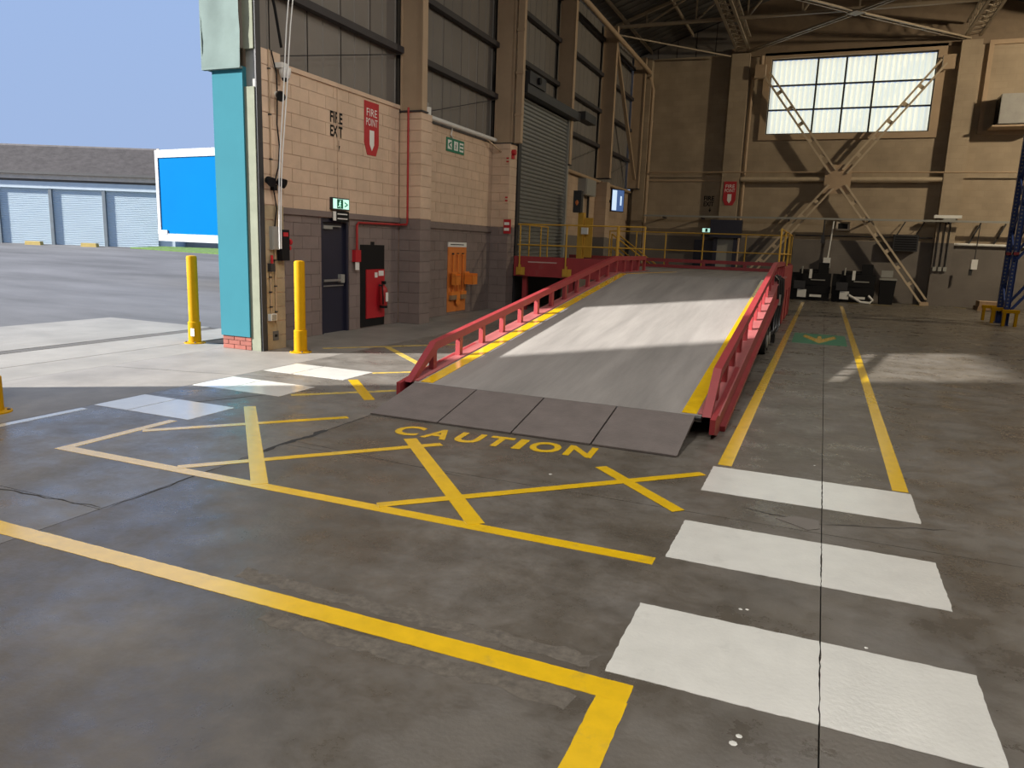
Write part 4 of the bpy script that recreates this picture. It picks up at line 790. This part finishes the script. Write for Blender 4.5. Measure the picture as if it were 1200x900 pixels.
def truss(y, lab):
    t = thing('roof_truss', lab, 'truss', (.2, y, RZ), 'steel roof trusses'); 
    MB().box(-7.9, 8.3, y - .06, y - .02, RZ, RZ + .1).box(-7.9, 8.3, y + .02, y + .06, RZ, RZ + .1).build('bottom_chord', trussm, t)
    MB().bar((-7.9, y, RZ + .1), (.2, y, 12.45), .1, .1).build('top_chord', trussm, t); MB().bar((8.3, y, RZ + .1), (.2, y, 12.45), .1, .1).build('top_chord', trussm, t)
    for i in range(-4, 5):
        x = .2 + i * 1.75; zt = 12.4 - abs(x - .2) * .335; MB().bar((x, y, RZ + .05), (x, y, zt), .05, .05).build('post', trussm, t)
        if i < 4:
            x2 = x + 1.75; zt2 = 12.4 - abs(x2 - .2) * .335
            (MB().bar((x, y, RZ + .05), (x2, y, zt2), .05, .05) if i < 0 else MB().bar((x, y, zt), (x2, y, RZ + .05), .05, .05)).build('diagonal', trussm, t)
    return t
truss(28.1, 'tan steel roof truss nearest the back wall'); truss(22.7, 'tan steel roof truss above the roller shutter')
for x, lab in ((-3.85, 'lattice girder running to the window pilaster on the shutter side'), (4.05, 'lattice girder running to the pilaster on the rack side')):
    t = thing('lattice_girder', lab, 'girder', (x, 27, RZ), 'longitudinal lattice girders')
    for a in (-.22, .22):
        for zz in (RZ + .02, RZ + .5): MB().bar((x + a, 18, zz), (x + a, YB - .37, zz), .09, .07).build('chord', trussm, t)
    y = 18; k = 0; lm = MB(); ls = MB(); lt = MB()
    while y < YB - .7:
        s = 1 if k % 2 else -1; lm.bar((x - .2 * s, y, RZ + .0), (x + .2 * s, y + .3, RZ + .0), .045, .02); ls.bar((x - .22, y, RZ + (.02 if s > 0 else .5)), (x - .22, y + .3, RZ + (.5 if s > 0 else .02)), .02, .04, up=(1, 0, 0)); lt.bar((x + .22, y, RZ + (.02 if s > 0 else .5)), (x + .22, y + .3, RZ + (.5 if s > 0 else .02)), .02, .04, up=(1, 0, 0)); y += .3; k += 1
    lm.build('soffit_lacing', trussm, t); ls.build('side_lacing', trussm, t); lt.build('side_lacing', trussm, t)
pb_ = thing('plan_bracing', 'pale X-shaped plan bracing with round gusset under the roof before the window', 'brace', (.1, 28.2, RZ))
c = Vector((.1, 28.2, RZ - .03)); MB().lathe((c.x, c.y, c.z - .03), [(.30, 0), (.30, .02)], 4).build('gusset', trussm, pb_)
for p in ((-3.7, 32.4), (3.95, 32.4), (-3.7, 23.8), (3.95, 23.8)):
    q = Vector((p[0], p[1], RZ - .03)); d = (q - c).normalized(); nn = Vector((-d.y, d.x, 0)) * .09; a = MB().bar(c + nn + d * .3, q + nn, .05, .06).bar(c - nn + d * .3, q - nn, .05, .06).build('arm', trussm, pb_)
    for k in range(1, 5): MB().bar(c + d * k * 1.1 - nn, c + d * k * 1.1 + nn, .2, .015).build('batten_plate', trussm, a)
tag(MB().tube((-7.8, 28.15, 9.4), (-4.3, 32.2, 9.4), .03).build('tie_rod', trussm), 'thin diagonal tie rod under the roof in the corner', 'rod')

# ================================================================== added fill lamps and the warm far-bay lamp
def lamp(x, y, z, w, lab, col=(1, .95, .88), sx=1.6, sy=.5, tilt=None, grp='high-bay lamps under the roof'):
    t = thing('unseen_lamp', lab, 'lamp', (x, y, z), grp)
    B('housing', greyp, x - sx / 2 - .03, x + sx / 2 + .03, y - sy / 2 - .03, y + sy / 2 + .03, z + .03, z + .16, t)
    for a in (-sx / 3, sx / 3): MB().tube((x + a, y, z + .16), (x + a, y, 9.62), .008, 6).build('hanger', dark, t)
    l = bpy.data.lights.new('lamp_light', 'AREA'); l.shape = 'RECTANGLE'; l.size = sx; l.size_y = sy; l.energy = w; l.color = col
    o = bpy.data.objects.new('lamp_light', l); COL.objects.link(o); o.parent = t; o.location = (0, 0, 0)
    if tilt: o.rotation_euler = Vector(tilt).to_track_quat('-Z', 'Y').to_euler()
    return t
LN = ('behind the viewpoint on the doorway side', 'behind the viewpoint on the far-bay side', 'over the yellow corner line', 'over the open floor beside the zebra bars', 'over the hatched caution box', 'over the walkway lines', 'over the ramp, turned to the block wall', 'beside the walkway, turned to the block wall')
for i, (x, y) in enumerate(((-3, -4), (3, -4), (-3, 1), (3, 1), (-3, 6), (3, 6), (1, 11), (5, 11))):
    lamp(x, y, 8.7, FILL_W * ((1.55 if x < 0 else .62) if y < 10 else 1), 'added grey fill lamp hanging unseen ' + LN[i], tilt=None if y < 10 else (-.6, .1, -.75))  # unseen fill lamps, added to brighten the foreground and block wall
lamp(12.2, 25.5, 8.9, WARM_W, 'warm high-bay lamp hanging in the far bay', (1, .84, .60), .5, .5, (-.75, .35, -.55))

# ================================================================== outdoors
V = Vector((-.373, .909)).normalized(); U = Vector((V.y, -V.x)); P0 = Vector((-13, 11.0)); GDEP = 42.0
GD = V * GDEP          # foot of the garage facade line, parallel to U
def pix_u(px):         # along-facade coordinate of a picture column
    d_ = Vector(((px - 600) / 864.77 * R_[0] + F_[0] + (280 - 450) / 864.77 * D_[0], (px - 600) / 864.77 * R_[1] + F_[1] + (280 - 450) / 864.77 * D_[1])); t = GD.dot(V) / d_.dot(V); return (d_ * t - GD).dot(U), t
def zz(py, px=60):     # height on the facade of a picture row
    d_z = (px - 600) / 864.77 * R_[2] + (py - 450) / 864.77 * D_[2] + F_[2]; d_ = Vector(((px - 600) / 864.77 * R_[0] + F_[0] + (py - 450) / 864.77 * D_[0], (px - 600) / 864.77 * R_[1] + F_[1] + (py - 450) / 864.77 * D_[1])); return 1.7 + d_z * GD.dot(V) / d_.dot(V)
gzb, gzd, gzf, gze, gzr = zz(286.7), zz(221), zz(213), zz(203), zz(166)
SL = (gzb + .012) / (GDEP - P0.dot(V))
def gz(x, y): return max(0.0, (Vector((x, y)) - P0).dot(V)) * SL
# yard surface: sloping grid
m = MB(); xg = [-170, -120, -80, -60, -45, -35, -28, -22, -17, -12.97, -10.5, -8.36]; yg = [-60, -30, -10, 0, 5, 10.46, 14, 18, 24, 30, 38, 48, 60, 80, 120, 170]
for x in xg:
    for y in yg: m.v.append((x, y, gz(x, y) - .012))
for i in range(len(xg) - 1):
    for j in range(len(yg) - 1): a = i * len(yg) + j; m.f.append((a, a + 1, a + len(yg) + 1, a + len(yg)))
yd = struct(m.build('ground', asphalt, None, True), 'grey patched asphalt yard sloping gently up to the garages')
# apron slabs
ap = struct(B('ground', joint, -12.95, -8.3, -3, 10.45, -.25, -.012), 'pale concrete apron outside the doorway')
for (x0, x1, y0, y1) in ((-9.1, -8.3, -3, 2.5), (-9.1, -8.3, 2.51, 8.9), (-10.1, -9.11, -3, 4), (-10.1, -9.11, 4.01, 10.4), (-12.95, -10.36, -3, 3.3), (-12.95, -10.36, 3.31, 7.2), (-12.95, -10.36, 7.21, 10.45)):
    block('apron_slab', concrete_l, x0 + .005, x1 - .005, y0, y1, -.15, .0, ap)
dg = thing('drain_channel', 'long grated drain channel in the apron outside the doorway', 'drain', (-10.23, 5, 0)); B('channel', joint, -10.35, -10.11, -3, 10.4, -.1, -.004, dg)
gb = MB(); y = -3
while y < 10.3: gb.box(-10.33, -10.13, y, y + .018, -.02, .001); y += .045
o = gb.build('grating', gutterm, dg); o['kind'] = 'stuff'
# garage block
def gp_(u, off, z): q = GD + U * u + V * off; return (q.x, q.y, z)
u0, t0 = pix_u(0); u1, _ = pix_u(62); us = [u0 + (u1 - u0) * k for k in range(-2, 5)]
gr = thing('garage_block', 'low garage block with pale blue roller doors and tiled hip roof', 'building', gp_((us[0] + us[-1]) / 2, 0, gzb))
pw = (u1 - u0); ue = pix_u(196)[0]
def gbox(name, m_, ua, ub, o0, o1, za, zb, parent=gr): return MB().prism([gp_(ua, o0, za), gp_(ub, o0, za), gp_(ub, o1, za), gp_(ua, o1, za)], (0, 0, zb - za)).build(name, m_, parent)
gbox('wall', gwhite, us[0], ue + .3, .3, 7, gzb - .3, gze)
for k in range(6):
    a, b = us[k] + .03 * pw, min(us[k + 1] - .03 * pw, ue)
    if b - a < .5: continue
    m = MB(); z = gzb; pr = []
    while z < gzd - .05: pr += [(0.16, z), (.13, z + .02), (.13, z + .07), (.16, z + .09)]; z += .1
    for o, z_ in pr: m.v += [gp_(a, o, z_), gp_(b, o, z_)]
    m.f = [(2 * i, 2 * i + 1, 2 * i + 3, 2 * i + 2) for i in range(len(pr) - 1)]; m.build('roller_door', gdoor, gr)
    gbox('door_pier', gpier, us[k] - .03 * pw, us[k] + .03 * pw, .02, .3, gzb - .3, gzd)
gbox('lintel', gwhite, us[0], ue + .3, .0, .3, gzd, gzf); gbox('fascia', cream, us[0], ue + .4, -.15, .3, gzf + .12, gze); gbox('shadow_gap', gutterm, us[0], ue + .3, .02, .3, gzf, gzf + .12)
gbox('gutter', gutterm, us[0], ue + .5, -.28, -.12, gze - .08, gze + .05)
ur = pix_u(163)[0]; run = (gzr - gze) / .55; rt = None
rf = MB(); rows = 22
for k in range(rows):
    f0, f1 = k / rows, (k + 1) / rows; za, zb_ = gze + (gzr - gze) * f0, gze + (gzr - gze) * f1; ea, eb2 = ue + .5 - (ue + .5 - ur) * f0, ue + .5 - (ue + .5 - ur) * f1
    rf.quad(gp_(us[0] - 3, -.25 + run * f0, za + .07), gp_(ea, -.25 + run * f0, za + .07), gp_(eb2, -.25 + run * f1, zb_), gp_(us[0] - 3, -.25 + run * f1, zb_))
    rf.quad(gp_(us[0] - 3, -.25 + run * f0, za), gp_(ea, -.25 + run * f0, za), gp_(ea, -.25 + run * f0, za + .07), gp_(us[0] - 3, -.25 + run * f0, za + .07))
roof = rf.build('roof_slope', tile, gr)
MB().quad(gp_(ue + .5, -.25, gze + .05), gp_(ue + .5, run * 2 - .25, gze + .05), gp_(ur, run - .25, gzr)).build('hip_end', tile, gr)
MB().tube(gp_(ue + .5, -.25, gze + .1), gp_(ur, run - .25, gzr + .03), .12, 8).build('hip_ridge', hiptile, gr); MB().tube(gp_(us[0] - 3, run - .25, gzr), gp_(ur, run - .25, gzr), .12, 8).build('ridge', tile, gr)
MB().quad(gp_(us[0] - 3, run - .25, gzr), gp_(ur, run - .25, gzr), gp_(ue + .5, 2 * run - .25, gze), gp_(us[0] - 3, 2 * run - .25, gze)).build('roof_slope', tile, gr)
for i, px in enumerate((51, 115)):
    u = pix_u(px)[0]; t = tag(MB().prism([gp_(u - .45, -1.0, gzb - .12), gp_(u + .45, -1.0, gzb - .12), gp_(u + .4, -1.0, gzb + .18), gp_(u - .4, -1.0, gzb + .18)], (V.x * .3, V.y * .3, 0)).build('wheel_stop', mat('stop_yellow', (.55, .40, .12), .7)), ('yellow concrete wheel stop between the garage doors away from the trailer', 'yellow concrete wheel stop between the garage doors next to the trailer')[i], 'wheel stop', 'wheel stops before the garages')
# grass verge and low wall
gv = MB(); ua, ub = pix_u(163)[0], pix_u(300)[0]
gv.prism([gp_(ua, -1.0, gzb - .1), gp_(ub + 6, -6.5, gzb - .28), gp_(ub + 8, 1.3, gzb - .05), gp_(ua + 1.5, -.35, gzb)], (0, 0, .14)); tag(gv.build('grass_verge', grass), 'strip of short green grass at the end of the garages', 'grass', kind='stuff')
lw = thing('low_wall', 'low grey wall behind the grass verge under the trailer', 'wall', gp_(ue + 3, 1.5, gzb)); gbox('wall', greyp, ue + .4, ue + 12, 1.5, 1.8, gzb - .2, gzb + .75, lw); gbox('coping', gpier, ue + .4, ue + 12, 1.45, 1.85, gzb + .75, gzb + .82, lw)
# box trailer, side parallel to the hall's cross axis
tl = thing('box_trailer', 'bright blue box trailer with white edge frame beside the teal jamb', 'trailer', (-14, 17.6, 0)); TX0, TX1, TY0, TY1, TZ0, TZ1 = -18.45, -10.2, 16.75, 19.25, 1.56, 3.93
TRM = Matrix.Translation((-18.45, 16.75, 0)) @ Matrix.Rotation(math.radians(-7), 4, 'Z') @ Matrix.Translation((18.45, -16.75, 0))
def TB(name, m_, x0, x1, y0, y1, z0, z1, parent, wheel=False):
    m = MB().tube((x0, y0, z0 + .48), (x0, y1, z0 + .48), .48, 24) if wheel else MB().box(x0, x1, y0, y1, z0, z1)
    m.v = [tuple(TRM @ Vector(v)) for v in m.v]; m.build(name, m_, parent, wheel)
TB('box', tblue, TX0, TX1, TY0, TY1, TZ0, TZ1, tl)
for z0, z1, nm in ((TZ0 - .12, TZ0 + .1, 'bottom_rail'), (TZ1 - .1, TZ1 + .12, 'top_rail')): TB(nm, twhite, TX0 - .03, TX1 + .03, TY0 - .03, TY1 + .03, z0, z1, tl)
TB('corner_post', twhite, TX0 - .03, TX0 + .1, TY0 - .03, TY1 + .03, TZ0, TZ1, tl); TB('corner_post', twhite, TX1 - .1, TX1 + .03, TY0 - .03, TY1 + .03, TZ0, TZ1, tl); TB('corner_plate', twhite, TX0 - .04, TX0 + .4, TY0 - .04, TY0, TZ0 + .08, TZ0 + .2, tl)
TB('chassis', dark, TX0 + 3, TX1 - .3, TY0 + .7, TY1 - .7, 1.0, TZ0 - .12, tl)
for x in (-10.4, -11.6):
    g0 = gz(x, 17)
    for y in (TY0 + .05, TY1 - .35): TB('wheel', rubber, x, 0, y, y + .3, g0, 0, tl, True)
for y in (TY0 + .5, TY1 - .6): TB('landing_leg', dark, -13.6, -13.45, y, y + .12, gz(-13.5, 17), 1.0, tl)
